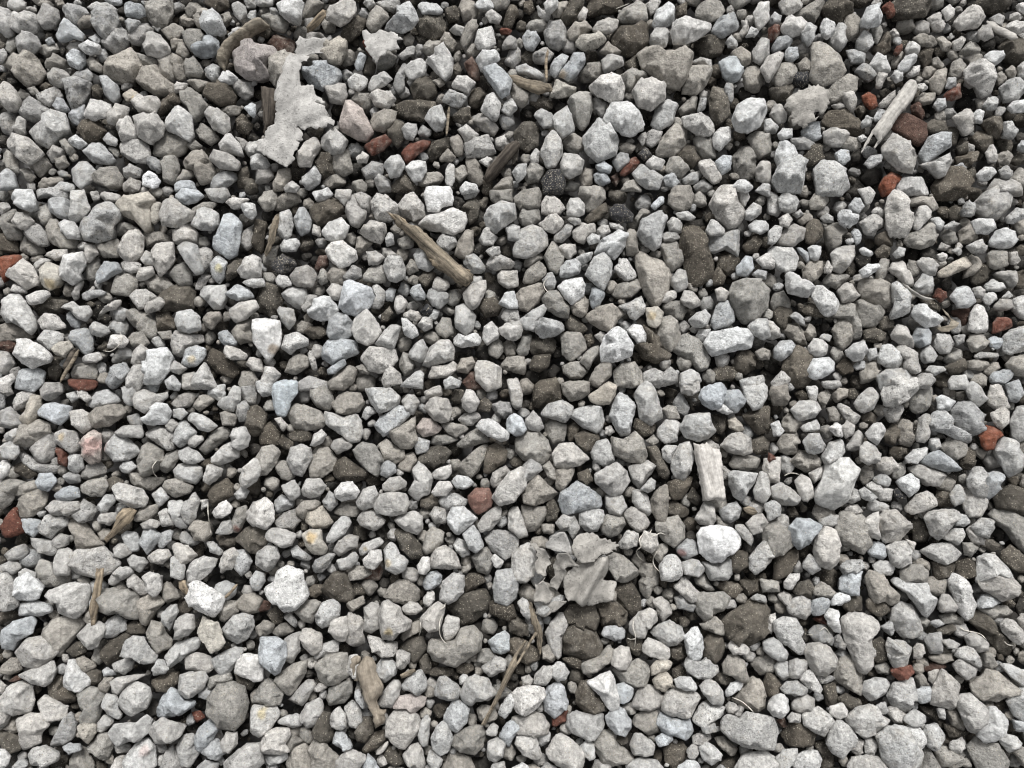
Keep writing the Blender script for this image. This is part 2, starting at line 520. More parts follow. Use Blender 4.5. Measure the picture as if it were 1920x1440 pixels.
(0,1): '''
W6,2 12,-2 24,-2 27,5 26,11 22,15 13,11
G27,-2 38,-3 50,-3 52,5 45,6 36,3 33,8 29,5
B36,5 40,3 52,6 53,14 52,21 43,19 37,14
P53,0 62,-4 66,8 68,13 62,21 56,23 52,21
P67,0 74,0 75,6 70,7
P74,3 80,0 90,2 90,7 80,8
P60,28 65,20 73,10 82,7 91,14 90,20 85,27 84,34 73,38 64,36
Y88,10 96,3 111,0 116,6 112,12 113,26 109,30 101,21 93,18
Y112,8 116,5 121,7 120,20 116,25 113,22
P119,17 123,7 131,5 137,10 146,15 143,21 133,27 122,25
B131,3 136,-2 148,-2 153,3 147,8 140,10 135,8
P153,-2 170,-3 173,3 167,8 158,6
T141,14 152,8 164,8 158,14 146,17
P169,8 176,4 181,5 188,5 181,11 175,13
W181,11 186,8 191,9 193,17 189,21 183,17
P143,25 149,15 157,12 164,16 164,25 160,29 152,29
B161,35 168,18 174,16 181,23 180,37 178,47 172,50 160,42
G178,37 186,24 189,21 190,39 184,45 179,43
P130,29 137,23 142,22 148,30 147,38 135,40 130,38
P134,41 139,37 148,40 151,49 153,60 147,62 140,53
P149,43 155,41 160,44 158,54 153,59 149,52
B157,54 162,48 166,45 170,53 168,63 163,69 159,63
D170,55 178,50 183,51 178,63 170,67
P178,59 184,49 190,47 196,50 196,64 189,65 181,64
P181,68 188,64 198,65 199,71 190,72
P88,44 92,34 97,29 104,29 108,34 107,47 100,53 93,51
T108,34 112,30 121,30 128,34 128,38 118,40 110,42
P113,42 120,38 130,38 131,50 127,57 120,64 116,56
P105,51 110,44 114,46 116,55 109,55
P91,53 95,50 106,54 105,59 98,61 92,58
T70,42 77,36 88,35 90,43 88,49 78,49
P63,46 65,39 71,40 74,46 66,54
T65,55 71,48 77,50 75,58 71,66 65,68
B72,62 80,52 88,53 92,59 82,65 73,69
W45,58 50,47 62,45 65,53 60,62 61,65 54,70 47,65
Y31,60 37,53 45,56 46,66 41,72 37,74 31,69
P5,63 9,57 17,50 25,56 29,65 28,70 20,73
P26,57 31,50 41,50 36,54 31,59 28,63
P34,48 41,43 50,43 51,48 42,52
T13,36 17,30 22,35 30,41 37,42 32,46 24,48 15,44
G18,31 21,22 30,25 34,30 37,40 30,41 22,36
P9,23 13,16 20,16 26,22 19,29 14,27
T1,23 5,15 10,10 13,16 11,24 16,30 14,36 6,35
D0,32 8,31 13,38 13,46 3,45 0,42
P0,8 6,8 8,12 3,17 0,17
T22,17 26,12 35,10 40,17 39,24 33,26 27,21
T34,30 38,21 43,21 48,30 58,36 58,42 46,42 37,37
W43,23 48,21 56,23 60,28 59,35 51,35 47,30
T88,23 96,23 103,27 107,31 96,31 88,33
W20,78 27,74 36,74 38,77 32,83 24,85 20,83
W3,69 12,69 20,72 20,76 10,75
D24,84 30,81 42,79 51,82 44,91 30,93
P1,92 3,84 8,76 14,76 20,83 25,92 27,101 23,107 16,101 9,97 5,98
T0,101 10,96 20,102 25,109 14,112 0,113
P43,90 45,85 55,82 60,86 67,85 69,90 64,97 58,95 52,88
B51,96 50,86 54,90 61,99 59,103 54,101
W28,97 34,91 43,92 50,99 49,102 40,104 31,103
P25,106 30,103 40,104 48,106 47,112 38,119 29,112
P67,101 72,97 80,101 83,105 76,109 69,107
B53,111 57,103 66,102 70,112 70,118 65,123 58,117
P69,92 74,85 78,88 85,83 85,76 90,75 90,84 87,88 78,90 72,95
T81,71 90,62 99,60 103,67 103,71 96,78 88,77 82,75
G62,76 69,74 80,73 78,77 66,81 60,80
P53,77 58,68 63,66 60,74 59,80 55,82
P102,62 106,57 114,55 116,61 109,66 103,67
T109,68 116,62 124,64 130,70 126,76 119,77 112,73
P97,78 102,73 110,73 118,79 110,87 104,88
P107,89 112,82 120,78 124,83 119,89 110,91
D120,82 127,73 136,70 143,70 146,76 145,87 136,90 127,88 124,91
T126,61 132,55 139,53 144,61 144,69 134,70
G149,66 156,58 158,63 152,73 147,73
P149,77 152,71 160,70 169,70 171,78 166,88 160,88 155,82
B169,76 178,69 187,73 191,79 180,82 173,80
P172,88 179,83 192,81 194,87 185,95 175,99 172,93
T153,95 158,90 165,90 166,95 159,103 153,100
P131,96 133,90 143,88 150,93 151,103 142,106 134,104
D119,90 127,90 131,97 131,103 120,105
T94,90 101,88 112,92 117,97 117,107 113,110 104,104 98,98
G85,89 90,86 97,89 93,97 87,97
T96,112 99,105 107,105 112,113 108,117 99,116
W80,117 84,107 91,107 98,110 93,117 87,117
P84,125 91,115 98,118 99,124 91,127 84,129
P98,128 100,119 106,114 113,120 108,127 101,131
W109,127 111,119 125,117 129,123 127,134 119,144 108,144 109,137
B136,130 139,118 148,115 155,118 154,125 147,131 139,132
G129,107 132,104 145,106 154,108 157,111 148,114 141,117 136,124 130,121
T118,105 128,104 130,110 122,111
B164,110 163,104 170,103 178,112 176,115 168,115
P165,117 170,115 178,117 187,123 186,126 175,126 170,124
T174,105 180,96 190,95 188,103 190,112 180,114 175,110
D156,124 160,118 167,121 175,128 180,135 175,140 163,135 157,129
P184,129 188,124 196,125 198,135 190,134
T179,144 181,135 190,134 194,142 192,149 181,149
P147,136 154,128 160,140 164,148 145,148
P137,137 146,135 147,148 137,148
P128,130 131,126 140,132 134,137 129,135
B79,143 84,130 94,128 98,134 92,142 84,148
P94,140 100,130 108,129 110,138 104,149 95,149
T54,136 58,129 72,129 73,135 72,140 60,141 55,140
P59,126 66,121 74,120 77,125 72,128 62,128
D39,133 39,122 50,123 47,132 43,141 38,140
Y39,118 45,112 54,111 55,117 49,124 42,122
W10,121 14,111 21,110 32,116 38,123 36,128 24,132 16,128 12,124
G0,119 6,120 11,129 5,137 0,136
B12,140 17,133 26,132 34,134 32,144 25,150 10,147
W0,140 9,136 12,140 7,147 0,148
B124,141 130,137 136,144 134,149 126,148
D73,118 80,112 84,115 80,120
R0,49 6,47 16,47 17,50 8,60 0,70
N0,112 10,110 13,116 8,120 0,118
R50,137 56,141 72,141 75,147 60,150 52,145
''',
(1,1): '''
T2,8 7,0 15,-2 16,6 13,13 7,15
T13,9 20,1 29,-2 33,4 32,8 21,13 14,14
W42,0 54,-3 58,2 53,6 46,8
P58,2 60,-2 72,-2 71,4 66,10 62,6
D41,14 45,9 57,5 64,8 66,14 60,20 48,25 43,20
G67,15 69,5 73,2 77,10 83,14 82,20 77,27 71,25
G73,2 80,0 86,4 85,15 79,15 75,10
P86,8 91,1 97,3 108,12 109,17 100,22 91,22 87,14
P106,11 113,2 118,0 126,10 127,18 118,22 110,17
W126,2 128,-3 146,-4 148,4 147,10 140,11 137,15 129,14
W122,25 128,18 140,15 148,12 157,16 158,23 155,29 147,32 138,30 130,29
P154,-1 168,-2 164,4 157,6
D154,14 163,4 168,10 166,20 160,24 157,17
T175,-1 192,-2 192,8 182,11 176,6
P171,19 175,11 184,7 194,9 195,20 184,28 180,31 173,26
P187,27 192,24 198,26 198,38 189,36
P167,36 171,28 176,27 181,34 178,40 170,40
P172,44 178,40 183,41 183,47 177,50
T149,47 152,36 158,28 163,30 163,44 158,50 152,49
P135,36 140,31 149,33 151,39 144,45 137,42
P155,49 160,44 166,48 172,56 172,60 162,61 156,55
W118,46 121,40 126,42 132,50 134,57 129,60 122,57 119,52
P82,25 86,21 97,24 98,31 94,39 86,37 78,31
W97,35 99,29 103,32 104,39 98,41
T106,36 113,33 119,35 118,41 111,43 107,40
W49,30 54,23 64,19 70,26 67,34 60,38 53,36
P16,33 18,16 26,13 28,24 26,35 18,36
B28,20 33,11 37,12 42,21 40,30 34,33 30,28
W18,41 21,36 31,34 33,39 30,45 19,45
P42,32 43,24 48,26 49,34
T74,45 76,34 80,33 88,38 79,46
T66,33 73,30 76,35 73,41 66,37
Y52,44 56,38 65,36 70,41 75,44 76,50 70,55 62,57 55,50
D7,28 8,23 0,20 -3,40 5,47
T4,50 10,42 17,40 15,48 12,54 6,55
K11,56 15,50 22,46 29,51 31,55 26,60 20,64 13,63
N44,58 48,48 54,48 54,55 47,60
P83,45 90,44 97,49 92,55 85,55
P95,42 100,42 107,48 99,50 95,47
P95,55 98,49 109,49 112,57 112,64 105,68 99,66
T53,62 58,56 66,56 70,63 65,69 57,70
G64,64 72,55 79,58 79,64 70,67
T79,62 83,57 95,55 99,65 99,68 89,68 81,66
T112,58 116,50 121,53 122,59 115,62
G26,63 30,57 38,55 44,59 46,64 42,71 31,71 27,68
W14,67 17,62 24,63 27,70 21,72 15,69
P19,77 26,71 38,72 39,76 36,85 31,88 23,82
T45,66 49,57 53,60 54,67 49,70
P0,66 6,70 4,73 0,73
D1,80 5,71 10,69 20,74 20,82 16,91 11,93 3,89
P-3,51 2,49 6,57 5,63 -3,65
P16,89 19,86 28,88 30,97 25,104 19,97
W-2,96 8,95 18,97 19,106 18,115 9,127 5,122 -1,113
B63,81 66,68 71,66 86,72 89,79 85,87 75,93 66,90 62,86
P53,74 57,68 66,71 64,78 61,83 56,79
G87,71 91,69 97,75 96,84 92,88 85,86 89,80
B97,75 99,71 105,73 103,82 100,85 97,80
W39,90 43,81 51,78 56,79 61,86 62,89 56,96 48,97 41,94
B53,106 55,95 62,90 68,92 72,98 72,107 65,112 56,111
P72,104 73,95 83,88 90,96 95,105 88,113 83,115 76,112
P103,91 105,77 108,76 114,83 111,90 105,92
B115,76 117,71 123,69 127,77 127,81 119,81
P128,79 129,73 137,72 145,77 144,82 138,88 133,86
P132,72 135,63 143,66 148,69 142,74 136,75
D121,66 126,60 135,60 133,68 128,72
T113,66 118,62 122,64 121,70 116,69
P155,77 160,70 172,66 173,72 167,85 162,89 157,84
P149,98 150,86 156,84 162,89 165,93 163,103 157,108 150,102
D167,87 171,80 178,79 184,86 182,92 172,94
W182,84 186,76 194,74 197,87 190,88
P183,94 187,88 197,88 198,97 188,98
W170,110 171,101 177,97 182,103 182,109 173,115
W182,102 188,98 198,100 198,107 190,111 184,108
T174,118 178,111 184,110 186,119 181,125 175,122
P110,92 116,88 122,90 125,94 120,98 112,95
W109,94 113,95 120,101 122,107 117,110 111,107
P121,100 125,94 132,95 132,102 126,105
T135,102 140,94 146,95 148,106 142,110 136,106
K123,90 128,83 133,86 133,92 127,94
W147,110 152,106 157,108 166,105 169,110 167,115 154,117 148,114
P89,114 96,104 102,99 109,101 106,110 104,117 98,118
B50,117 54,111 65,109 75,112 77,121 68,125 58,130 50,125
B54,133 57,130 66,125 68,129 60,136 54,137
P78,125 85,116 104,118 106,126 100,134 93,136 85,134
P94,141 97,133 102,131 108,136 110,144 96,147
P108,146 113,140 122,133 126,136 125,148
P114,122 119,114 125,110 129,117 126,126 123,128 116,125
P125,130 130,117 138,111 145,111 149,118 148,126 141,128 130,131
P128,139 133,131 145,129 151,124 150,134 144,139 132,140
T107,130 110,120 114,122 119,129 117,135 111,138
D36,105 42,101 50,101 53,106 48,110 42,110
T28,103 34,97 42,99 43,102 36,106 29,105
P19,117 22,108 31,105 39,110 39,115 31,118 26,122
T22,135 26,125 34,121 40,125 39,131 30,137
P38,120 41,119 45,126 46,136 42,133
T54,143 60,136 70,130 76,133 73,143 67,148 56,148
B15,143 19,137 25,138 32,145 28,149 14,149
P3,142 7,131 14,132 19,137 12,146 4,149
G30,144 40,138 52,142 54,149 32,149
P0,125 6,128 5,134 0,137
P164,132 166,126 174,127 184,132 184,146 173,150 165,141
T150,132 154,125 162,124 165,129 159,136 151,135
N155,143 160,135 165,133 166,141 170,147 160,149
T183,131 188,124 198,123 198,133 188,134
P140,142 146,138 154,142 152,147 142,148
T74,131 80,129 86,134 84,137 78,135
G172,56 176,48 184,48 194,53 192,57 178,59
P181,63 184,59 196,59 197,71 188,72 182,69
D94,92 100,86 103,91 99,97 94,97
P30,80 36,85 39,77 46,77 43,85 36,90
''',
(2,1): '''
T2,4 8,-1 20,-3 22,4 20,12 12,15 6,13 3,9
P22,8 25,3 31,3 37,8 40,13 36,17 28,18 22,16
P41,10 44,5 50,4 55,10 54,17 48,19 41,18
T50,3 51,-4 60,-4 69,-2 70,5 63,13 56,15 54,8
D54,21 61,13 70,8 72,15 66,21 57,24
T5,21 8,13 14,11 20,14 21,21 14,26 8,25
P20,24 26,19 34,17 39,22 37,28 31,31 25,29
G31,33 39,26 43,22 46,25 43,33 38,38 32,37
P39,19 52,20 53,24 47,25
P1,43 6,28 15,25 23,28 27,34 26,41 20,46 10,50 1,48
T7,53 13,49 20,44 25,44 23,50 14,56 8,56
T24,49 31,36 35,42 39,49 38,55 34,62 28,59 26,53
P34,42 40,39 48,39 48,46 43,51 38,48
T8,65 12,58 21,51 26,55 25,63 15,69 9,69
W56,35 60,31 66,33 65,38 58,40
P45,30 52,23 57,25 62,24 63,30 57,34 54,39 48,37 46,34
P63,29 67,25 72,25 74,30 68,34 64,33
W61,47 66,37 75,32 80,28 86,31 88,34 84,42 77,51 70,47
P48,49 54,46 61,45 59,51 54,55 49,52
B36,58 40,52 48,50 52,54 51,61 43,64 36,64
W34,71 40,66 52,64 55,70 54,78 48,82 45,85 39,79
G23,66 27,61 30,60 33,67 32,73 27,75
T2,79 7,73 22,68 24,75 20,83 12,90 5,88
T22,80 27,75 34,74 39,81 43,86 42,94 36,94 27,89
T44,87 49,81 54,78 58,82 56,91 52,94 46,91
P1,98 10,93 17,88 24,84 26,88 21,97 17,105 10,103
B17,97 20,95 30,96 40,98 40,103 33,108 23,110 18,106
B58,80 60,72 64,71 70,77 66,85 60,88
P55,62 57,57 62,48 69,44 74,49 75,55 74,63 69,74 62,69
W76,58 80,53 80,48 86,50 93,61 93,64 86,67 80,63
T85,34 88,27 92,26 94,31 95,45 91,49 86,47
B94,32 97,21 107,16 113,16 117,19 113,29 111,41 106,44 99,39
K73,13 76,10 85,11 91,17 90,23 80,23 74,19
P73,23 80,24 85,28 79,29 74,27
T92,20 97,12 103,14 104,16 96,20 94,26
B104,10 110,4 116,2 114,8 109,12 106,16
P112,11 116,15 123,16 134,14 140,18 136,22 125,20 118,18
T118,2 121,-4 134,-4 136,3 134,11 129,15 122,13 117,9
T136,3 140,-2 145,3 146,10 141,12 136,9
P148,10 151,3 156,-4 166,-4 170,7 174,13 174,19 168,26 162,28 155,21 151,16
P166,0 176,-4 178,4 174,12 169,7
P174,15 181,8 187,11 186,17 179,22 175,20
P145,29 149,21 152,21 158,26 161,31 154,33 148,33
G146,34 154,33 164,29 170,29 172,41 173,46 170,49 160,43 152,46 147,44
D173,41 178,34 186,31 188,38 183,46 176,46
T93,47 98,45 104,50 112,52 117,58 119,63 117,73 111,84 106,86 102,81 97,71 93,55
T111,41 117,35 124,38 126,44 128,54 120,60 116,56
P112,33 115,30 124,31 126,35 121,37 114,37
P116,24 120,19 128,24 127,31 118,30
D127,30 131,24 137,25 143,31 146,40 150,52 150,62 144,67 136,70 131,65 130,58 128,50 126,42
P120,64 125,57 130,59 132,70 131,74 123,75 119,69
T76,70 87,68 95,64 97,72 90,79 80,80 74,77
D154,48 160,45 166,46 170,53 167,60 160,63 154,58
B168,57 175,48 181,49 182,57 176,64 168,62
W183,51 190,46 196,46 196,58 188,57
B180,62 184,58 192,60 190,66 183,64
T163,76 166,69 174,66 186,66 193,74 191,87 183,96 174,98 167,90 164,83
P111,80 116,74 123,74 124,79 116,83 112,83
P126,81 129,74 135,74 141,81 141,85 135,88 129,85
T113,85 118,81 128,82 131,88 128,96 121,95 114,90
Y100,87 108,86 114,91 112,98 108,102 102,100
P79,86 87,83 97,78 100,86 99,92 93,96 88,94 86,89
T55,93 62,88 75,85 81,88 84,92 79,96 74,105 67,103 58,97
T110,103 112,95 118,93 124,97 126,107 124,114 118,121 112,115 109,109
B149,97 153,86 159,78 162,82 166,90 167,97 161,101 152,103
P131,97 138,91 145,88 149,93 146,100 141,102 134,100
W66,117 69,109 75,103 79,101 85,105 91,115 89,123 82,126 75,128 67,127
W86,104 91,99 97,100 101,107 100,114 95,115 90,109
D98,100 105,103 109,108 112,117 118,121 116,126 108,128 99,125 92,115 100,114
T121,119 126,109 131,107 139,110 145,118 148,125 146,132 140,134 134,127 128,124
W144,113 149,105 156,104 168,102 176,103 181,110 179,117 168,119 155,122 150,123 147,119
P176,101 182,95 192,95 194,109 188,111 180,107
T37,108 42,105 51,105 54,111 56,117 51,122 44,127 38,122
D12,115 16,110 24,107 33,111 31,120 23,124 15,121
T3,119 8,108 14,107 15,111 12,121 7,124
D13,132 16,123 29,122 27,131 20,135
T51,127 56,119 64,115 66,120 60,128 58,134
T38,131 44,128 51,127 57,135 52,140 44,140 39,136
T17,144 20,138 26,134 31,137 35,144 28,150 18,149
T57,142 62,133 69,126 75,129 74,138 66,146 57,146
T76,135 82,129 92,128 97,135 99,144 90,147 77,145
P98,136 106,132 113,136 118,131 124,136 124,143 110,147 99,144
P126,136 134,133 140,136 142,142 136,147 126,146
D166,127 170,120 178,119 183,124 181,133 174,137 167,134
T182,120 188,117 194,119 194,126 186,126
D149,134 156,130 167,132 170,137 164,142 153,141
P171,141 179,139 188,137 191,144 190,148 172,148
P-2,94 5,93 8,103 7,108 1,113 -2,112
T0,123 9,124 11,129 9,137 0,135
D40,98 45,92 52,98 57,103 52,107 42,104
P62,108 66,104 71,107 67,114
D54,108 60,106 62,113 57,117 54,113
T128,62 134,65 138,70 140,76 133,74
D150,62 155,56 160,64 158,70 150,70
P177,25 182,21 192,22 192,29 186,32 179,29
D145,18 150,14 152,20 146,23
P154,146 160,144 166,148 155,150
P152,73 158,71 163,75 160,82 154,81
P138,108 140,103 149,103 146,111 141,113
''',
(3,1): '''
P7,5 12,1 20,1 23,7 21,14 16,16 9,13
P0,-2 6,2 10,14 8,19 0,16
P8,20 14,16 18,21 15,27 9,25
P18,17 24,13 27,17 22,20
T30,8 36,0 44,2 46,8 40,13 32,13
D27,30 31,21 38,21 41,28 40,34 34,39 29,38
P0,30 5,25 11,26 10,32 5,39 0,39
G7,38 12,28 20,24 28,28 26,36 19,41 10,40
T22,22 27,16 33,16 33,22 26,25
P39,20 44,16 49,19 49,23 42,23
W52,18 54,14 61,15 68,17 67,23 61,27 54,23
B60,11 65,4 69,5 72,11 68,16 62,14
T41,27 46,24 57,23 59,30 54,35 53,42 47,45 43,38
P67,-2 77,-4 80,0 78,8 74,10
P68,23 75,18 81,17 87,21 86,26 81,29 80,33 73,32
P77,14 82,11 87,15 86,19 79,17
B62,30 66,26 70,32 70,38 66,40
W58,36 63,34 66,37 62,40 59,39
P88,10 90,4 95,-2 101,0 104,8 107,17 108,22 105,31 100,37 97,38 93,34 89,25
R83,-4 92,-4 91,2 87,5 84,3
T105,6 112,2 122,4 129,8 128,13 122,15 112,10 107,12
P109,27 110,18 113,11 119,10 123,13 122,19 117,24 113,29
P122,20 128,19 132,24 130,29 125,27
P131,26 138,22 144,24 138,27 133,28
T102,37 105,32 113,29 118,25 125,25 126,33 123,40 114,43 106,41
D124,-2 137,-4 149,-4 150,5 145,13 137,15 130,9
P145,14 149,7 154,8 156,14 153,19 147,18
P154,9 160,2 170,-4 182,-3 182,5 178,15 171,21 163,20 156,14
P179,19 186,12 192,13 192,20 184,24 180,23
W153,22 158,20 169,20 171,27 165,32 156,31 154,27
W166,37 170,30 177,27 185,30 187,36 182,42 174,43 168,41
T183,22 192,19 195,32 188,32
P148,41 156,37 160,36 164,41 161,46 154,46
T143,30 149,24 154,28 157,35 150,39 143,38
T128,33 133,28 140,30 142,38 134,40
D81,33 87,30 93,37 93,41 84,41 80,37
D80,45 86,39 92,42 90,49 82,49
P93,47 98,41 103,43 102,48 96,50
W67,43 71,41 77,44 80,47 77,49 71,47
P127,43 130,38 137,41 133,44
W127,47 131,45 135,47 133,52 128,51
P137,44 142,41 146,46 143,48
P0,43 4,41 18,42 22,51 20,59 13,60 6,57 0,48
P-5,48 2,50 6,58 2,61 -5,60
W30,42 34,39 39,41 39,50 35,52 32,50
B20,41 24,42 31,46 32,52 29,53 24,47
P47,46 51,42 58,40 65,40 65,48 61,55 55,62 49,59
T26,58 31,52 41,52 41,60 36,66 30,69 26,66
W13,62 17,60 22,62 25,66 32,69 34,74 30,79 24,78 15,76 13,71
P42,57 45,51 49,57 47,61 42,61
W68,59 75,54 83,54 84,57 75,64 71,64
T81,57 85,50 91,50 90,60 86,67 81,65
T104,56 107,49 112,53 114,59 111,65 106,61
P111,53 115,49 121,49 127,57 125,63 118,62
P109,71 116,61 122,63 124,76 116,77 111,74
T165,46 170,43 178,45 179,55 170,58 166,55
P180,46 186,45 189,51 186,55 181,54
P169,60 179,59 187,59 187,66 183,73 178,67
D152,63 158,55 164,53 167,60 164,67 158,70 153,68
P162,70 168,65 174,68 177,73 172,75 164,74
P153,72 158,71 163,75 161,80 154,78
P160,82 163,76 174,74 174,79 166,85 160,85
W175,79 180,74 184,78 180,80
W136,79 141,72 150,70 154,77 156,83 150,87 142,86
P169,86 174,80 182,81 183,87 178,89 170,88
P183,81 188,78 196,78 196,95 190,96 184,88
R169,98 172,94 185,94 187,98 182,102 168,107
P176,109 181,104 194,100 200,108 196,118 182,122 176,119
W150,104 152,90 156,84 161,86 164,93 164,105 157,106
N137,90 143,88 149,88 151,96 147,101 141,95
R124,79 127,72 134,75 134,79 129,83
P93,69 97,67 103,72 107,80 106,91 102,95 94,97 93,91 95,82
T67,72 71,65 80,66 87,69 93,71 95,79 92,85 87,87 78,83 71,80
T64,84 70,81 80,85 88,87 85,95 80,101 71,101 66,94
W107,91 110,85 118,85 125,90 132,95 127,100 118,102 112,97
W32,77 36,70 41,71 49,76 54,84 51,90 45,94 40,91
T48,94 54,84 60,83 64,85 69,97 70,110 63,110 62,101 56,95
T48,104 52,97 56,94 62,99 64,108 61,114 56,119 51,114
T40,66 46,61 63,62 58,67 51,73 42,69
P52,74 58,68 63,69 69,78 64,82 56,83
D72,104 79,102 88,106 87,111 80,113 72,111
P92,107 97,99 104,101 109,112 109,117 102,117 93,110
B108,108 111,102 118,101 122,106 121,114 114,117 109,113
P125,111 127,106 136,106 139,115 136,121 129,122 125,117
P114,121 117,116 122,115 127,123 124,128 117,129 114,125
P139,108 143,107 148,107 147,113 142,115
T149,112 152,107 160,106 165,112 160,119 153,120
B165,110 170,108 175,110 174,119 167,116
P151,122 160,120 174,121 172,124 156,125
T150,127 156,125 164,127 166,130 160,134 150,133
P83,121 86,115 92,114 98,119 103,128 97,133 88,131 82,128
P92,113 98,113 112,120 113,130 113,136 108,137 101,132 103,126
P58,119 64,114 70,112 74,120 71,126 65,127 59,123
W30,116 34,110 41,110 45,115 44,122 37,124 31,121
W29,134 34,125 45,124 50,128 49,134 42,139 35,141 31,139
B4,118 9,112 17,111 20,115 17,122 10,127 5,124
P-3,96 3,97 9,103 9,109 3,111 -3,110
T10,104 14,99 22,99 27,105 29,115 24,115 17,111
T27,106 31,99 35,102 36,108 31,112
G16,93 20,89 27,96 28,101 22,98
D3,91 9,85 16,88 17,97 12,105 5,99
D14,119 22,116 30,120 33,138 27,147 18,145 11,133
D25,88 32,83 38,88 41,94 33,93 26,91
D51,131 57,125 63,128 63,135 56,137
T69,135 74,127 81,127 83,134 77,142 70,144
P82,138 89,133 102,132 108,140 110,147 85,149
P109,142 115,136 121,136 125,142 120,148 110,147
P118,134 121,130 132,131 133,134 125,138
W135,142 138,138 148,137 151,144 147,148 136,148
T131,125 137,120 140,115 145,119 146,127 138,131
B166,139 169,135 180,132 182,139 176,145 167,143
T179,129 183,124 196,121 200,134 195,139 184,137
P2,143 10,134 17,140 15,145 4,149
D132,132 142,125 149,124 148,134 138,137
T160,136 168,128 174,127 174,132 166,138
P72,119 80,117 82,124 76,127
B63,131 68,127 73,127 72,133 66,134
D83,98 88,93 94,98 92,103 84,104
P38,109 42,106 48,108 46,112 41,111
Y126,64 128,59 140,52 150,47 153,50 153,55 146,59 134,64
T152,46 158,49 160,55 154,62 146,66 148,60
P90,58 93,49 99,49 103,54 105,59 110,67 110,71 108,72 102,69 97,64
D112,81 124,81 131,86 131,90 121,87
''',
(0,2): '''
G0,0 7,0 10,7 6,9 0,7
T10,0 22,-2 24,3 15,6 10,4
G31,5 36,-1 45,-1 47,6 41,11 36,13 32,10
P8,15 13,8 20,5 27,6 25,12 18,17 12,20
Y14,27 20,18 24,8 30,9 31,16 27,26 21,32
B29,20 34,15 40,14 54,17 52,25 45,31 36,27 30,24
P50,7 57,5 60,10 54,14 51,11
P58,5 63,4 69,11 65,14 60,11
B67,13 72,6 81,4 86,7 91,12 86,15 77,17 71,19 67,17
T67,24 73,18 82,16 91,15 94,20 90,26 83,31 72,33
P53,20 62,19 67,22 69,32 62,37 56,32
P92,2 103,1 103,8 99,17 94,15
P100,8 108,4 119,8 124,4 126,9 118,16 109,22 102,18
B109,0 120,0 118,6 112,7
W108,26 114,17 118,14 125,15 129,22 125,30 115,31 110,30
G129,15 134,8 142,6 148,8 143,17 134,19
T144,17 150,9 157,8 161,12 155,17 149,21
P161,15 171,9 175,1 181,3 180,13 175,21 167,19
P145,1 150,-3 162,-2 160,3 151,5
P154,6 163,1 169,0 169,9 165,13 157,9
G181,2 192,0 192,15 185,15 181,8
G178,15 183,11 187,17 186,27 180,29 177,22
D187,18 192,16 200,22 198,36 190,39 184,33
P130,19 137,18 141,22 136,27 130,25
P138,24 145,21 154,24 160,29 165,31 156,36 149,34 144,29
T165,22 170,20 178,24 176,31 167,31
P131,34 134,29 139,27 148,36 142,44 135,48 130,44
T150,48 157,39 166,32 172,35 171,41 164,46 155,53
P141,43 145,38 152,39 153,42 146,48 142,47
P173,40 177,33 184,32 188,39 186,47 180,50 174,46
P159,55 165,48 173,43 180,51 180,55 165,61 160,60
P134,50 141,47 149,51 154,57 146,60 138,59 134,55
P108,36 118,31 127,34 132,37 130,45 132,48 126,50 118,45 111,40
P85,37 93,31 105,31 108,36 107,41 100,40 92,40
G95,24 103,22 108,28 106,32 97,31
P125,30 130,26 134,30 129,36 125,34
O60,45 65,39 70,34 76,38 76,48 75,58 68,60 62,55
P77,49 84,40 87,37 96,41 103,47 105,51 97,57 86,58
G41,37 48,34 57,36 59,42 59,50 53,52 46,47 41,44
T13,42 20,30 29,27 37,30 38,37 31,44 22,47 14,46
P0,47 8,42 14,45 15,52 11,57 2,55
G23,50 30,42 39,36 42,45 40,56 33,60 27,57
G15,52 22,50 27,58 38,60 46,62 40,69 28,66 18,58
R42,48 47,48 51,53 50,62 44,60
P52,56 56,52 62,54 63,63 57,68 52,64
G61,66 65,61 75,58 80,63 79,67 68,72 62,71
T103,57 107,47 112,44 122,50 123,57 119,63 109,70 104,64
T120,60 125,52 134,49 135,55 130,63 123,68 120,65
P130,65 134,60 143,59 151,62 152,69 147,75 137,73 131,70
P153,69 155,61 160,60 167,64 165,70 157,76 153,73
P87,66 92,59 99,58 103,62 97,67
T96,72 98,63 108,69 118,70 127,68 121,75 113,80 103,77
T122,77 126,72 133,71 145,77 142,82 131,85 126,82
D156,83 160,76 170,71 175,76 174,84 168,88 160,91
P179,72 182,63 192,55 197,62 193,72 185,78 181,78
P114,82 121,77 127,85 123,90 119,93
P85,77 89,74 98,76 107,79 111,86 109,92 98,93 90,88
T61,76 68,72 78,70 81,77 77,84 69,84 61,80
D78,73 86,69 93,73 88,78 80,81
B27,74 30,67 39,67 43,72 40,77 36,81 30,79
D10,60 17,58 25,63 28,68 21,71 13,67
W0,57 4,56 8,62 6,69 0,72
T0,72 10,71 20,74 12,83 8,90 0,95
T11,80 17,75 25,72 29,78 21,83 12,84
T11,97 15,87 24,80 32,77 36,83 34,91 25,99 15,101
R0,115 3,105 9,93 14,90 13,98 18,105 18,112 8,115
B41,83 47,78 53,76 59,78 60,85 50,88 43,88
P34,93 41,87 50,88 59,88 60,94 51,99 38,98
P57,93 63,86 69,90 73,95 69,102 62,104 55,98
P72,93 79,83 85,83 87,88 80,96 76,97
P72,102 76,97 87,96 89,101 82,106 73,104
B14,101 22,101 30,102 32,110 26,115 21,113
P29,107 35,98 42,98 51,101 52,105 43,110 38,116 30,112
T101,101 106,93 118,90 117,97 110,103 102,103
P105,105 113,101 121,103 118,108 107,109
P119,96 125,93 130,106 121,107
P126,86 135,86 140,92 137,100 142,106 138,111 131,108 128,97
P136,97 141,87 146,81 150,88 147,100 143,106 138,103
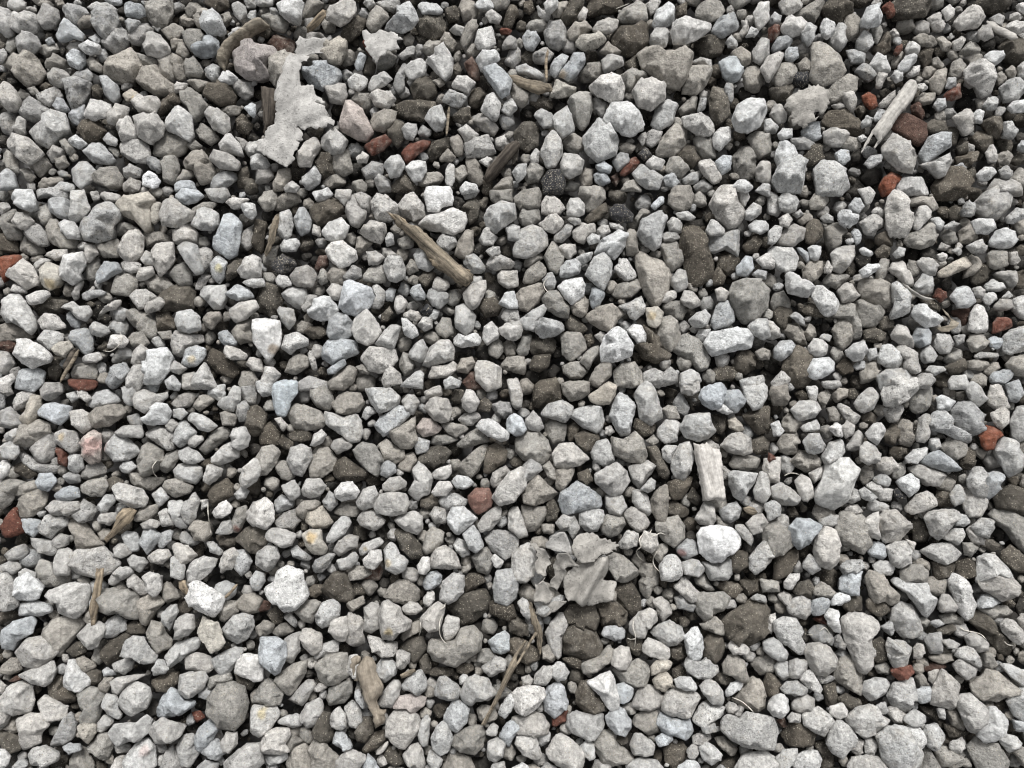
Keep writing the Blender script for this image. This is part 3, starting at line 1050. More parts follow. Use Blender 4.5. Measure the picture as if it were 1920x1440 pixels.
W158,97 164,90 174,85 176,89 173,97 165,101 160,101
T173,105 177,94 184,91 186,99 180,110 176,112
D177,116 185,108 192,106 202,112 198,122 191,127
T142,109 147,102 156,104 159,112 154,118 146,117
P162,112 167,103 173,102 175,112 166,113
G134,116 139,110 146,117 152,118 146,122 137,119
D161,114 167,113 178,116 175,123 167,122
P91,113 95,110 102,111 105,117 104,125 99,126 93,119
B104,119 108,109 115,108 121,113 118,120 111,128 107,123
B117,124 121,113 127,107 130,110 128,118 122,123
P110,130 118,124 126,124 129,129 122,135 112,134
P85,123 90,119 95,120 99,127 92,131 86,128
T52,103 56,100 64,104 72,114 78,120 67,123 58,124 55,113
P129,122 132,119 141,121 148,128 144,132 138,136 131,128
P154,118 160,118 168,126 166,129 158,126
P52,128 58,124 68,124 78,122 86,129 90,135 84,141 74,146 58,142 52,137
P22,115 30,116 40,117 43,124 42,130 30,126 24,121
G39,117 45,112 52,114 51,121 44,124
P40,133 44,124 51,123 55,127 52,143 41,144
T27,138 31,131 37,133 41,143 40,147 28,146
G3,128 10,123 18,120 21,126 17,131 7,133
P0,136 7,133 15,134 16,138 10,143 0,144
P14,141 19,138 27,141 26,147 14,147
P95,132 99,128 108,130 111,134 105,142 97,137
P83,143 90,137 98,137 100,142 92,147
P106,143 112,136 120,136 120,148 108,148
P128,131 132,128 139,136 138,147 128,145
P140,142 144,133 153,129 164,131 162,136 155,144 148,149 141,148
P164,136 168,126 175,122 180,128 174,139 166,140
B176,138 176,125 185,124 189,133 187,139 181,144
D61,87 72,83 75,85 66,88
G46,69 52,66 60,68 60,74 52,75
P175,83 181,77 187,80 184,86 178,87
P150,87 156,86 156,92 151,95
G0,20 8,17 15,24 17,31 8,33 0,32
P3,38 12,33 17,35 12,42 5,43
P185,96 190,88 197,89 198,104 190,107 185,102
''',
(1,2): '''
P0,-2 8,-4 13,-2 13,8 6,10 1,5
B12,8 13,0 20,-5 31,-2 31,7 26,14 23,24 16,25 14,18
T41,3 47,-2 53,-3 57,8 59,15 54,20 46,17 41,10
D0,18 8,18 12,23 9,31 0,36
T23,21 30,15 36,16 49,21 52,29 49,33 38,35 28,32
P46,24 50,20 58,22 66,25 76,22 80,27 80,37 77,43 70,44 64,38 56,33
T57,15 63,8 68,6 78,7 81,14 77,21 68,23 61,22
P82,4 90,3 101,3 108,9 107,15 99,20 92,22 86,14
P79,25 83,17 87,16 91,21 82,27
B88,33 94,24 100,21 105,16 112,17 116,23 108,31 100,37 93,41 90,47 87,41
T100,36 107,32 113,29 120,23 119,34 121,42 116,48 109,48 103,43
P109,13 113,8 119,8 123,14 118,23 114,22
P108,2 112,-2 125,-2 124,6 116,8
P126,6 131,3 138,1 140,8 135,11 128,12
P126,18 130,12 137,10 144,11 147,19 145,28 139,29 133,27
W154,12 158,4 163,5 168,13 165,20 160,22 155,18
P151,27 156,22 166,21 169,25 163,31 156,31
W164,32 169,26 176,26 182,30 190,37 189,42 183,43 174,39
O120,32 125,26 133,26 139,33 136,37 126,40 121,36
T139,30 147,29 157,31 159,34 150,40 144,37
T150,46 158,38 166,33 172,38 175,43 167,45 156,48
T148,66 157,56 166,48 173,45 173,53 167,65 160,71 152,68
D171,66 173,48 180,45 188,50 187,58 181,62 175,67
G176,16 183,13 191,14 192,22 186,26 180,22
D22,37 30,33 42,37 42,42 35,44 27,42
P41,46 43,38 49,34 53,38 50,44 44,47
D1,40 5,33 11,29 18,37 18,46 10,46 3,45
T0,55 5,48 13,46 18,51 15,60 8,68 0,69
P23,58 26,48 34,45 41,48 42,55 38,63 34,71 27,66
T40,62 42,52 47,47 54,48 61,57 57,65 48,71 41,70
P55,47 58,42 65,40 70,44 77,46 67,50 61,53
D56,66 62,57 67,55 75,61 84,66 82,70 71,75 60,70
T73,50 80,44 89,46 93,52 96,59 91,69 83,64 77,58
T92,45 98,41 104,46 111,49 111,56 104,60 97,58 95,52
T106,62 112,53 118,51 121,57 116,66 109,65
D122,56 127,50 135,46 142,47 146,52 141,59 133,64 124,61
P118,50 122,43 130,40 132,46 126,53
W130,67 137,63 146,60 147,67 142,72 133,71
B93,62 99,57 105,61 105,66 98,71 93,68
P114,81 119,72 117,65 122,58 129,64 133,70 130,82 124,85 121,89
P95,75 101,70 108,69 113,74 112,78 103,81 95,80
P132,81 137,73 145,73 148,77 143,84 134,84
W146,73 151,68 160,70 164,75 157,79 150,78
P175,74 178,66 187,61 191,66 184,76 178,78
P177,85 182,76 190,66 200,62 203,76 193,89 182,91
R159,84 165,78 175,78 178,86 176,93 167,98 160,92
P137,88 141,82 150,82 159,87 157,91 150,94 144,95 139,92
W143,100 147,92 156,92 163,98 166,101 160,107 152,113 149,112 144,105
P166,105 172,97 179,92 184,93 184,101 177,109 168,112
P19,76 29,72 33,78 33,84 27,88 22,83
P34,80 38,71 48,71 53,77 48,84 41,86 35,84
W59,80 64,74 72,73 78,80 75,86 65,88 60,85
P75,88 80,79 89,76 92,83 88,92 81,95 77,93
P87,90 93,83 102,81 112,82 115,89 112,97 101,99 91,97
G50,88 55,80 60,84 61,90 56,96 51,91
T58,97 64,90 72,88 79,92 76,99 67,100
G14,88 19,83 29,87 28,92 16,97
W0,88 7,85 13,90 14,102 8,109 0,107
T30,94 36,88 45,87 50,90 43,95 36,101 31,99
Y36,100 41,94 50,91 55,99 58,104 53,108 43,108 38,104
G14,103 21,97 29,94 34,102 28,109 18,110
P51,118 57,107 64,99 70,99 72,104 67,112 58,119 53,120
Y34,113 40,109 49,109 50,117 54,123 51,128 43,128 38,123 36,118
G74,102 81,95 89,95 97,102 95,106 89,110 80,107
P104,102 110,97 119,95 125,99 125,108 121,113 112,110 106,105
P6,113 12,108 22,109 31,113 27,121 19,123 8,117
P130,98 134,92 142,93 143,104 135,105
T125,124 128,112 132,107 141,111 140,119 134,125 128,128
D104,112 106,108 116,112 123,120 125,129 117,131 109,124
P96,125 101,118 105,121 108,127 114,132 112,139 105,143 97,138
P130,133 134,124 142,121 150,127 154,138 144,139 132,138
B155,113 163,105 168,112 171,121 165,127 160,124
P148,120 151,115 157,118 161,128 155,130 150,126
G172,116 178,110 187,110 197,113 196,125 187,132 177,125
T162,130 168,124 174,122 179,133 174,143 166,140
G185,98 188,91 197,94 198,110 190,113 186,107
G58,125 62,118 69,113 77,114 76,122 68,126 61,130
P75,126 81,119 92,115 96,119 89,125 79,129
P60,132 68,130 74,125 77,131 72,138 63,140
W80,132 86,125 94,124 95,132 89,139 82,138
P26,124 31,121 38,127 44,131 38,133 28,130
G42,137 46,131 54,127 60,127 54,137 47,143 43,142
P0,127 8,121 15,122 18,130 14,137 8,141 0,136
W14,143 20,138 30,134 34,143 33,150 15,150
T69,142 76,136 83,137 87,142 80,146 70,147
W121,136 125,129 130,130 131,139 127,143 122,142
B129,142 136,139 147,139 147,147 130,147
D34,110 34,103 39,105 38,110
N83,136 80,146 92,147 95,140 91,134
P176,130 179,127 186,133 183,140 178,136
T185,139 190,127 198,129 198,145 187,145
D124,92 124,86 132,83 138,88 134,93 128,94
P14,26 19,25 24,31 20,36 17,31
D17,44 20,38 28,44 26,50 20,48
D145,14 149,4 155,0 156,8 153,14 148,16
D166,20 166,14 172,10 177,15 175,21
G118,46 121,40 131,43 128,51 121,53
T131,45 133,38 144,38 152,42 140,46
''',
(2,2): '''
P-4,-4 4,-6 8,8 7,17 4,21 0,17
D17,2 22,-2 32,-4 37,4 38,10 29,15 20,18 16,14
T37,0 44,-2 58,-2 58,7 52,11 44,13 39,7
Y57,9 64,4 72,-2 79,1 77,9 73,15 66,16 59,13
P21,22 27,15 38,12 46,17 44,25 40,29 30,26 22,24
P80,-2 96,-4 95,3 90,8 83,5
B73,24 77,12 82,5 88,8 93,17 91,24 89,32 88,41 82,40 77,32
P92,8 97,-1 103,-3 108,5 111,17 113,26 104,31 96,27 94,17
P125,-2 141,-2 141,5 135,9 127,7
B140,9 144,2 155,-1 165,2 160,8 157,18 150,19 143,15
B157,12 160,5 170,4 175,11 172,18 168,22 161,19
W153,20 158,15 163,18 168,21 160,23
P173,2 192,-2 191,11 187,18 181,20 175,12
P10,26 16,20 21,25 24,33 20,36 13,34 10,31
B-4,26 2,22 8,26 11,34 8,38 2,39 -4,36
P42,24 49,18 60,16 67,18 69,27 67,34 63,37 52,32 47,27
T24,31 29,27 41,31 39,43 31,45 26,38
D41,32 46,28 52,32 48,41 43,44
D47,39 53,35 64,38 65,42 60,50 55,50 49,45
T3,42 9,37 20,36 26,42 29,51 27,57 20,61 9,57 3,50
P30,52 35,45 45,44 52,50 58,56 51,61 40,64 32,62
P59,52 63,43 71,41 75,48 77,58 69,62 61,58
T75,40 84,42 92,36 98,42 101,53 98,60 87,58 77,53
P109,34 115,27 122,26 127,30 124,38 124,43 115,45 109,40
T112,19 117,16 123,17 126,26 117,26
P126,33 130,24 140,22 148,22 150,30 153,35 147,41 140,43 130,40
D150,23 161,23 162,31 157,38 152,35
Y162,27 167,24 173,31 174,35 169,36 163,33
D173,24 182,18 192,17 192,36 184,37 177,30
P156,46 163,38 171,36 178,40 180,51 174,54 162,51
D180,42 188,38 193,43 191,52 184,53 180,49
T163,60 167,53 180,54 186,56 183,64 175,65 165,63
P162,68 165,65 184,67 182,74 176,82 172,88 166,84 163,76
P181,80 186,65 192,68 194,82 189,90 182,86
P188,62 189,56 200,55 200,75 190,74
P120,53 125,46 133,43 137,54 133,67 129,73 122,70 119,62
P112,49 115,46 125,46 120,54 119,60 113,56
D101,48 109,47 113,57 118,66 117,72 111,69 106,60
P87,62 94,60 101,57 108,62 104,68 100,73 96,79 90,73
P96,79 104,70 108,73 107,79 102,82
G62,68 70,63 78,59 86,66 88,73 82,82 74,84 69,79 63,74
G0,72 6,64 14,55 20,60 23,64 16,70 8,76
T23,62 28,58 33,63 33,72 27,70
T33,64 47,63 44,73 37,81 33,77
T8,82 14,72 19,68 27,76 34,82 28,87 18,91 9,89
B33,89 36,82 49,73 58,78 66,84 68,92 57,95 47,97 37,98
P70,84 75,81 83,84 86,92 81,99 73,97 70,91
P90,80 96,79 102,84 105,96 102,99 94,95 90,88
T104,87 109,79 116,75 117,86 117,94 115,106 109,103 105,95
T108,104 115,101 124,99 129,106 129,115 121,122 113,117 108,110
D117,74 125,71 135,69 133,77 128,85 121,87 117,80
D117,88 123,88 134,95 131,99 122,101 117,97
D130,86 136,77 142,86 139,91
P137,101 142,92 144,88 151,90 153,103 149,107 141,105
B155,95 162,90 168,88 172,93 170,101 164,104 157,101
T153,97 158,103 165,106 163,109 154,106
P165,106 171,103 177,109 183,117 180,122 174,117
P175,105 181,99 188,97 192,104 187,111 180,113
W139,113 142,108 155,106 165,108 172,112 171,120 163,128 157,133 149,134 141,128
B123,122 131,116 138,118 140,127 130,132 124,127
P127,134 134,131 140,132 146,140 140,145 129,143
D160,128 170,125 176,126 178,136 170,141 163,140
P178,130 186,120 195,113 196,130 190,138 183,143 178,138
P142,133 155,134 163,130 164,142 160,147 148,147
P110,137 116,128 122,126 127,134 128,143 122,148 112,147
P95,118 99,110 109,113 110,124 105,127 97,123
P80,119 87,109 95,112 94,121 86,124 81,123
P83,95 89,91 100,97 104,106 95,112 88,106
T66,104 71,98 83,100 85,105 80,113 73,115 67,110
P50,97 60,94 70,94 68,103 64,110 57,111 51,106
P32,104 38,98 47,99 51,108 45,117 42,110 37,110
T7,91 15,92 25,92 26,98 20,108 12,112 8,104
P-3,91 4,91 7,98 12,113 6,116 -3,108
P0,128 6,122 12,119 17,124 19,134 17,143 10,149 -1,148
T71,130 78,127 85,130 93,138 95,145 88,150 78,147 72,138
P59,143 62,133 70,127 73,138 68,146 60,149
D26,90 31,86 35,93 33,102 26,103
T95,141 98,134 107,135 109,143 100,148
D93,26 100,27 109,31 106,37 98,40 91,33
T100,43 106,38 111,43 106,46
P70,33 74,30 77,36 73,39 69,37
T115,128 111,135 104,126 111,120 119,120
D49,67 57,64 61,72 56,76 50,72
T22,105 32,105 31,113 23,112
P-2,120 2,114 4,120 1,124
P-2,78 4,76 8,82 7,88 -2,88
''',
(3,2): '''
T2,2 14,-1 16,10 13,16 4,16 1,8
P28,2 37,0 37,8 36,14 32,13
P17,19 23,13 31,12 37,14 40,19 35,25 24,28 20,24
T37,8 44,4 47,8 42,17 38,13
P40,-2 53,-3 55,2 48,4 42,3
T47,9 53,3 60,4 59,10 51,14
P63,17 69,8 76,2 82,1 84,9 79,19 72,22 65,20
P85,8 88,-2 98,-6 110,-5 112,5 105,12 94,17 87,16
T106,14 110,4 117,1 123,3 122,14 118,21 111,23 107,20
P85,19 92,15 99,15 101,20 97,28 91,29 88,24
W126,10 131,8 141,13 136,20 127,19
P147,3 153,-2 160,3 164,11 158,17 152,14
P165,8 167,1 174,0 179,11 180,17 175,21 169,17 165,14
B178,0 188,-3 192,8 187,14 181,13
P181,28 187,17 195,16 197,40 187,44 183,39
P167,22 176,17 181,21 180,30 174,35 169,29
G137,20 143,14 150,13 157,20 162,24 160,34 152,39 145,37 139,28
B119,30 124,21 132,19 137,24 140,32 149,37 155,42 154,45 143,42 132,37 123,35
P111,38 113,26 121,19 125,20 120,30 121,40 117,44 111,43
T129,47 135,40 143,40 149,46 146,54 140,57 132,54
P120,47 121,41 128,40 129,48 124,51
T97,32 101,26 107,30 111,41 106,47 99,45 97,38
W73,37 79,30 83,29 90,31 87,38 82,46 76,42
D86,38 92,31 97,31 97,42 94,46 88,43
P52,17 53,14 61,18 69,24 68,29 62,32 57,25
T44,18 49,17 56,26 52,29 46,28
W45,33 50,29 54,30 56,40 50,39
P55,32 59,27 65,31 64,38 58,41
T11,26 15,22 21,24 25,31 20,37 14,36 10,32
W2,30 8,27 12,35 9,39 4,39
P24,32 30,29 38,26 39,34 33,36 27,36
T7,45 11,38 21,37 22,45 22,52 14,53 8,50
P26,43 31,37 38,37 43,46 41,51 35,53 29,51
P58,47 64,39 68,33 72,40 69,49 62,53
P40,55 46,44 54,41 58,50 54,57 43,61
P69,47 73,43 80,46 84,52 82,59 75,61 69,57
D92,48 99,46 106,48 104,55 98,57 91,54
W103,55 109,49 120,47 119,53 111,60 104,59
B114,58 123,51 129,50 137,56 145,65 134,66 124,63
P105,62 116,60 131,66 134,69 128,77 118,76 110,69
P81,60 86,55 93,55 97,60 96,65 90,68 83,65
D144,57 149,48 156,48 155,57 151,67 145,63
W0,56 6,60 12,67 4,76 -3,73 -3,58
T17,58 24,50 33,51 39,57 38,64 28,66 20,61
P35,83 41,71 44,59 50,56 60,56 69,64 64,77 60,88 48,95 37,91
P20,73 26,66 30,68 34,77 34,88 27,89 22,80
P30,67 36,64 42,61 40,71 34,75
P2,77 10,74 17,78 25,86 21,91 10,91 3,85
T68,65 73,61 79,64 77,72 72,76 69,72
P79,70 85,67 91,68 94,76 88,77 80,74
P73,76 80,72 87,77 94,79 92,88 84,87 76,80
P68,80 72,77 82,85 77,89 69,85
W97,73 102,69 107,67 112,71 111,81 106,85 101,80
P58,88 63,77 68,80 69,87 63,90
K94,80 97,78 104,83 102,87 95,85
P103,92 111,83 120,80 126,84 127,91 117,96 108,98 104,96
P136,83 141,75 146,77 147,88 143,95 138,90
P146,80 153,78 163,86 164,95 160,100 150,100 147,94
P149,71 154,63 160,62 164,67 163,77 163,85 155,84 150,78
B163,67 173,65 178,69 173,78 167,87 160,84
P171,50 177,40 185,42 192,54 190,65 180,70 176,62
D170,87 173,80 181,76 197,80 197,96 188,98 172,93
T165,97 170,93 182,96 193,103 200,116 200,130 192,127 184,118 176,108
P117,101 120,96 131,94 140,94 142,102 137,108 128,117 122,113
P130,116 138,109 146,108 148,112 143,121 136,118
P141,97 148,98 152,103 147,107 140,106
P152,107 160,100 169,102 170,108 165,116 156,113
P148,109 152,106 163,117 162,121 153,119
P83,100 87,95 96,94 104,102 106,109 99,117 87,119 83,111
P70,104 77,98 83,95 83,104 84,117 77,115 71,110
P88,122 94,118 103,118 108,126 107,134 98,138 92,134
B75,126 78,118 86,119 88,128 85,132 77,129
T50,112 54,97 62,95 72,97 76,110 78,120 71,127 62,123 54,118
P57,95 61,90 69,90 71,96 62,98
T33,96 36,90 44,93 53,92 52,97 44,101 36,103
P38,102 47,98 53,98 52,105 47,108 39,106
B16,107 21,101 31,101 40,106 36,113 30,121 23,124 17,118
P34,126 36,112 43,107 51,110 54,121 53,133 47,139 38,136
P26,134 31,127 37,131 39,140 33,143 26,138
T-4,106 6,102 15,109 18,121 8,128 -3,133
D5,132 9,125 20,123 22,131 15,143 4,147
P6,102 10,97 15,99 16,107 11,111 7,107
P-3,90 4,87 10,91 9,99 0,103
P78,136 84,132 92,133 97,138 92,144 82,143
P54,137 59,132 70,132 72,137 64,144 57,143
P114,125 123,120 136,119 145,127 140,132 133,136 122,131
T99,140 105,136 115,135 121,140 118,150 100,150
D123,133 133,133 139,135 138,145 126,147
D140,134 149,130 156,134 156,144 142,147
P157,130 163,127 170,128 178,136 184,149 156,149
D173,124 182,121 192,129 196,142 185,140 176,133
T146,119 153,119 158,123 152,130 147,128
D108,104 114,100 119,106 122,112 117,118 109,118
T108,133 114,130 122,134 120,140 110,137
B14,144 18,140 23,143 25,150 13,150
G72,90 80,87 92,91 92,95 84,96 74,95
T96,60 102,59 103,66 98,72 93,70
D70,24 76,20 82,24 80,30 72,30
D127,77 135,82 138,92 128,92 126,85
T124,75 133,69 141,73 137,82 128,79
D158,116 168,117 174,121 170,126 160,122
D178,68 186,70 190,76 183,77
P183,98 192,100 190,106 186,103
P103,116 111,119 109,127 104,122
D14,94 20,91 22,98 16,101
T17,54 22,50 24,55 18,60
R158,38 163,34 164,30 172,33 176,39 171,43 170,49 163,50 160,46
R0,51 5,54 6,58 0,60
''',
(0,3): '''
P-3,-5 7,-3 10,5 13,14 14,22 9,25 3,26 -3,24
W11,2 20,-3 26,2 32,10 29,17 22,18 14,18 10,12
T28,-3 40,-5 54,-2 52,5 42,8 33,8
B15,20 26,18 38,22 40,26 32,30 24,30 14,30
B3,39 10,34 20,31 29,30 26,37 24,43 13,49 9,57 2,54 1,46
P12,57 20,47 30,45 38,48 44,57 38,63 28,69 18,68
T33,40 40,33 52,30 62,31 62,37 52,51 46,59 38,60 30,52
P37,14 42,9 52,5 66,6 67,13 64,26 57,32 52,31 44,27 42,20
P57,45 66,36 75,34 80,38 76,47 73,53 68,55 61,49
T75,18 78,10 86,9 90,11 96,10 103,14 105,24 105,32 95,32 91,26 86,28 82,29 75,26
G76,42 80,33 88,29 95,34 95,40 85,46 76,47
T104,18 111,14 119,15 124,20 117,26 110,37 106,35
W106,0 112,-4 120,-1 121,10 117,16 110,10
P95,2 100,-2 107,4 112,12 106,15 98,9
P82,2 86,-4 98,-3 95,1 86,7 82,6
T121,8 125,4 132,10 135,16 126,20 122,16
W140,15 143,6 149,3 160,10 169,16 166,25 160,31 150,27 144,23
T164,27 170,18 178,19 179,27 168,35 165,33
T177,20 183,13 191,13 197,18 194,27 186,29 179,25
P166,40 175,30 182,28 190,30 191,38 186,47 178,51 170,46
Y146,28 155,33 164,35 167,44 172,49 166,54 158,58 153,50 147,40
P122,27 128,22 132,21 134,27 130,35 127,41 122,35
P131,40 134,31 140,28 145,29 146,40 140,45 130,48
T110,42 114,33 118,35 122,35 124,42 129,48 128,53 118,58 112,50
P124,60 132,50 146,46 151,47 149,54 140,60 128,69
D94,37 102,33 109,35 109,43 100,45 95,42
P95,48 100,45 108,46 111,52 118,60 116,65 108,66 100,61 92,59
D76,55 84,47 93,43 98,45 96,52 91,60 83,66 78,60
P84,66 94,61 101,63 99,70 93,74 88,72
B75,72 80,68 87,72 87,75 79,75
D63,73 70,69 76,72 75,80 69,82
T55,63 62,60 70,64 72,68 64,72
W47,83 48,75 50,64 55,63 60,70 69,79 67,83 60,87 52,86
P14,74 23,70 31,68 40,63 42,70 38,80 33,83 24,81
D36,78 42,73 48,75 47,83 52,87 58,90 55,95 48,96 40,91 36,86
P0,91 8,82 15,79 24,82 26,93 23,102 14,104 6,98
P28,95 34,89 40,92 48,97 57,97 54,104 45,108 38,109 31,103
T59,88 68,83 76,85 79,91 75,105 72,110 62,112 61,106 63,102 60,98
P77,92 80,88 88,90 89,100 94,107 88,108 80,103 77,98
P88,95 92,86 98,80 105,78 112,83 113,90 110,99 99,105 91,105 87,101
P82,80 88,76 102,74 112,73 112,80 107,82 102,78 95,82 89,89 83,88
P114,71 119,62 123,63 127,70 124,73 115,75
D113,79 121,75 132,72 133,80 127,86 118,86
P133,75 142,72 154,72 156,77 152,85 145,90 136,94 132,84
B118,99 122,90 128,83 132,85 138,94 146,93 146,97 136,104 126,106 118,105
P139,60 148,57 158,60 160,70 155,74 140,70
P159,62 166,58 176,53 182,54 182,62 172,72 165,75 161,69
W175,69 179,60 187,58 197,60 197,78 190,79 176,73
T154,78 160,75 172,72 174,78 164,81 156,86
T156,92 164,82 175,80 183,84 186,95 183,108 176,115 166,114 160,105 156,98
B146,120 150,113 158,106 165,113 160,122 152,132 148,133 146,126
P112,118 116,110 122,106 132,110 140,114 136,120 128,125 117,126
P81,118 86,111 94,110 102,110 109,104 114,108 112,117 104,124 96,124 88,128
T94,110 100,108 109,105 114,108 114,118 103,124 96,118
W94,136 98,130 104,124 111,122 117,128 117,142 110,147 96,147
P83,143 87,136 94,134 96,147 82,147
P84,128 93,125 99,127 96,132 89,133
T68,126 75,118 82,118 85,126 82,136 78,138 70,132
Y58,112 63,110 72,111 72,118 66,126 60,121
P72,112 78,104 86,106 84,112 78,117 73,116
P13,107 22,103 30,103 37,112 31,118 31,125 24,128 18,130 15,122
G38,128 43,116 50,104 53,102 57,110 56,121 48,126
B47,128 52,125 60,126 62,130 52,134
T53,137 59,127 64,129 71,142 70,147 52,146
P20,136 24,129 34,127 44,134 44,138 34,143 24,142
P-3,96 4,97 9,103 6,110 0,116 -3,114
W-2,129 3,130 8,136 5,143 -2,146
D-2,117 8,118 15,122 16,130 8,132 3,129
T3,115 9,106 13,105 15,116 10,119
P132,128 138,119 145,118 148,124 150,132 143,143 136,142
G120,144 126,130 130,127 134,136 138,146 121,147
P165,125 170,117 178,117 178,126 172,133 167,132
P181,118 184,104 192,97 200,98 197,120 186,127 182,126
B150,132 160,122 164,122 170,132 164,138 156,136
P163,145 172,136 185,126 195,125 198,140 190,147 166,150
G146,145 154,138 164,140 162,148 146,148
T1,68 8,61 14,62 17,70 8,74 2,73
P0,78 5,82 2,88 -3,90
D176,72 180,73 191,79 188,85 180,84
T188,88 193,84 198,90 196,97 190,95
R144,102 150,101 154,106 148,110 145,107
N7,79 12,75 16,77 12,80
D50,56 58,49 65,51 64,57 55,61
T74,82 78,76 85,76 84,82 80,88 76,86
D0,28 8,26 14,27 12,32 3,35 -2,38
P8,144 14,138 20,136 21,142 14,147
''',
(1,3): '''
P-4,2 0,-4 7,-2 7,4 3,11 -3,12
W8,8 14,4 16,-3 24,-8 35,-4 36,4 39,14 38,17 30,25 21,27 16,21 10,14
D38,11 44,6 50,7 50,13 45,16 39,14
D50,10 53,4 58,-2 67,-3 71,8 74,14 70,19 60,18 51,15
T72,-2 87,-4 84,2 78,6 72,6
T96,16 101,7 108,3 115,4 122,10 125,18 120,20 112,21 102,19
B125,6 128,-2 136,-4 140,0 138,6 132,10 127,10
G138,14 140,4 148,-2 156,0 156,12 150,18 144,21 138,18
D143,23 152,15 164,11 172,10 175,17 174,25 164,33 154,37 150,30
D175,20 180,18 192,21 195,30 190,34 176,28
G178,8 180,-4 192,-6 196,0 196,18 188,22 179,19
P92,27 95,20 99,18 108,24 110,29 117,34 115,39 108,42 103,48 95,47 93,40
P109,24 115,19 121,20 125,25 120,29 113,29
P81,24 86,20 92,21 94,30 94,38 86,43 80,40 81,33
P125,17 129,11 134,11 134,18 130,24 126,24
P123,32 130,24 137,19 142,23 140,33 137,41 130,42 124,37
P141,46 140,38 143,30 150,24 153,30 152,40 147,49 143,51
T131,49 137,44 142,50 149,48 153,40 163,38 169,44 167,56 158,62 150,68 140,65 134,63 130,56
T107,46 116,36 122,33 127,38 122,42 114,46 110,50
D108,54 116,46 125,46 128,54 122,63 118,66
B174,49 180,44 186,41 190,44 190,56 184,59 178,57
P169,68 180,60 188,63 187,71 176,76 171,72
T165,63 169,55 175,54 180,60 173,66
T29,27 36,18 44,18 49,20 46,27 42,35 36,34
P45,30 50,20 58,17 63,21 63,30 57,37 50,39 45,35
T64,25 70,19 80,15 88,13 84,19 72,27 65,29
P54,42 56,34 63,31 68,30 69,40 67,50 60,48
G68,36 70,26 75,22 80,26 81,35 80,42 83,54 78,58 74,57 67,49
P83,44 92,46 98,50 106,49 106,55 104,60 94,61 88,57
P105,56 108,55 116,58 115,65 109,71 105,68
P33,47 35,40 41,39 49,43 50,55 43,60 36,54
P21,47 28,43 36,39 33,46 33,56 29,62 26,69 22,62
B2,55 4,46 16,46 22,50 23,60 18,72 14,74 3,66
P-4,62 1,59 4,66 10,73 2,78 -4,79
P42,62 50,51 58,48 63,50 61,57 50,60 44,64
T11,42 18,36 23,35 29,41 22,45 16,45
G18,28 24,27 28,30 33,38 30,40 24,34
D9,28 15,23 20,26 20,34 14,36
T0,38 6,33 14,36 12,42 5,46 0,43
N0,22 5,18 11,20 10,25 4,27
T44,67 52,60 60,58 68,58 70,66 70,74 62,80 54,82 48,78
P68,72 70,60 76,58 80,66 76,74 80,80 72,76
T15,78 18,73 28,66 38,63 37,73 30,85 25,90 20,86
G20,90 26,92 30,86 40,76 47,75 44,83 40,90 38,94 32,101 26,98 21,94
P33,104 38,96 48,91 51,97 50,105 46,112 38,114 35,110
T0,88 5,79 10,77 15,80 20,89 18,96 8,97 0,94
P-4,97 6,97 15,98 18,104 12,113 4,120 -4,124
T53,92 55,84 62,80 72,78 72,88 66,95 55,97
G43,84 48,80 54,83 50,87 44,87
P16,108 22,105 30,103 34,105 34,112 28,114 17,111
P55,106 58,101 62,98 67,104 68,113 64,116 56,113
P66,98 72,93 78,97 80,108 75,114 70,113 67,106
B73,85 77,84 80,90 82,98 80,100 74,92
P89,68 94,62 102,62 106,67 105,74 97,80 92,78
P91,96 95,87 103,78 107,74 109,82 107,90 102,99 93,98
P109,82 118,72 124,70 128,77 128,84 122,90 115,86 110,86
T108,75 114,70 120,72 112,76
O101,99 108,90 118,88 129,91 126,98 117,104 112,100
P98,108 104,101 113,100 122,105 124,112 118,122 112,130 104,127 98,120
P134,86 137,76 142,75 150,80 154,85 152,92 145,94 134,90
P153,87 158,77 164,74 174,77 180,88 175,93 165,94 161,99 155,95
B141,104 148,93 155,94 160,100 158,110 150,118 145,115 141,108
P121,120 123,110 128,103 131,108 130,118 129,127 125,129
P131,122 135,113 141,108 146,116 148,122 144,132 138,135 132,129
T146,125 150,118 160,113 169,112 172,118 170,128 164,134 154,132
P173,134 174,124 180,121 187,125 185,136 180,140 174,138
P110,134 115,128 122,125 125,130 127,140 124,147 118,144 112,140
D96,134 99,128 105,130 111,140 104,143 98,140
T88,132 96,124 100,126 94,134 90,134
P59,140 64,134 72,128 80,129 83,138 78,144 70,150 60,148
B57,125 60,116 66,117 70,123 73,128 66,131
T39,129 45,119 50,122 54,128 62,135 58,148 44,148 42,138
T24,136 30,126 38,125 41,134 43,144 30,149 22,145
P3,126 7,117 15,114 25,115 26,119 22,126 26,132 14,134 4,132
P3,136 12,133 22,131 24,136 20,140 10,142
T19,120 26,118 36,124 30,126 25,133
D43,116 50,102 56,103 58,114 58,122 52,125 45,120
D74,118 80,106 86,106 88,118 82,125 76,124
D80,130 88,118 96,116 97,123 90,130 82,133
T165,100 170,96 178,98 182,106 174,110 168,108
P181,104 184,96 190,88 196,92 190,103 187,107
B182,120 188,110 196,106 200,112 192,124 190,129
P172,116 178,110 182,113 180,120 173,120
T139,145 146,131 152,133 160,136 164,145 160,150 140,149
D129,72 136,68 148,70 148,75 140,76 132,75
D148,70 154,66 164,63 163,70 158,74 150,72
P130,130 136,132 140,138 138,147 132,146 128,138
D134,98 140,93 145,96 141,104 136,108 133,104
P174,148 178,141 186,139 188,148
B80,144 84,133 90,139 94,148 82,150
D153,5 160,-2 168,-2 172,4 164,9 158,12
D122,62 128,58 132,66 130,73 124,72
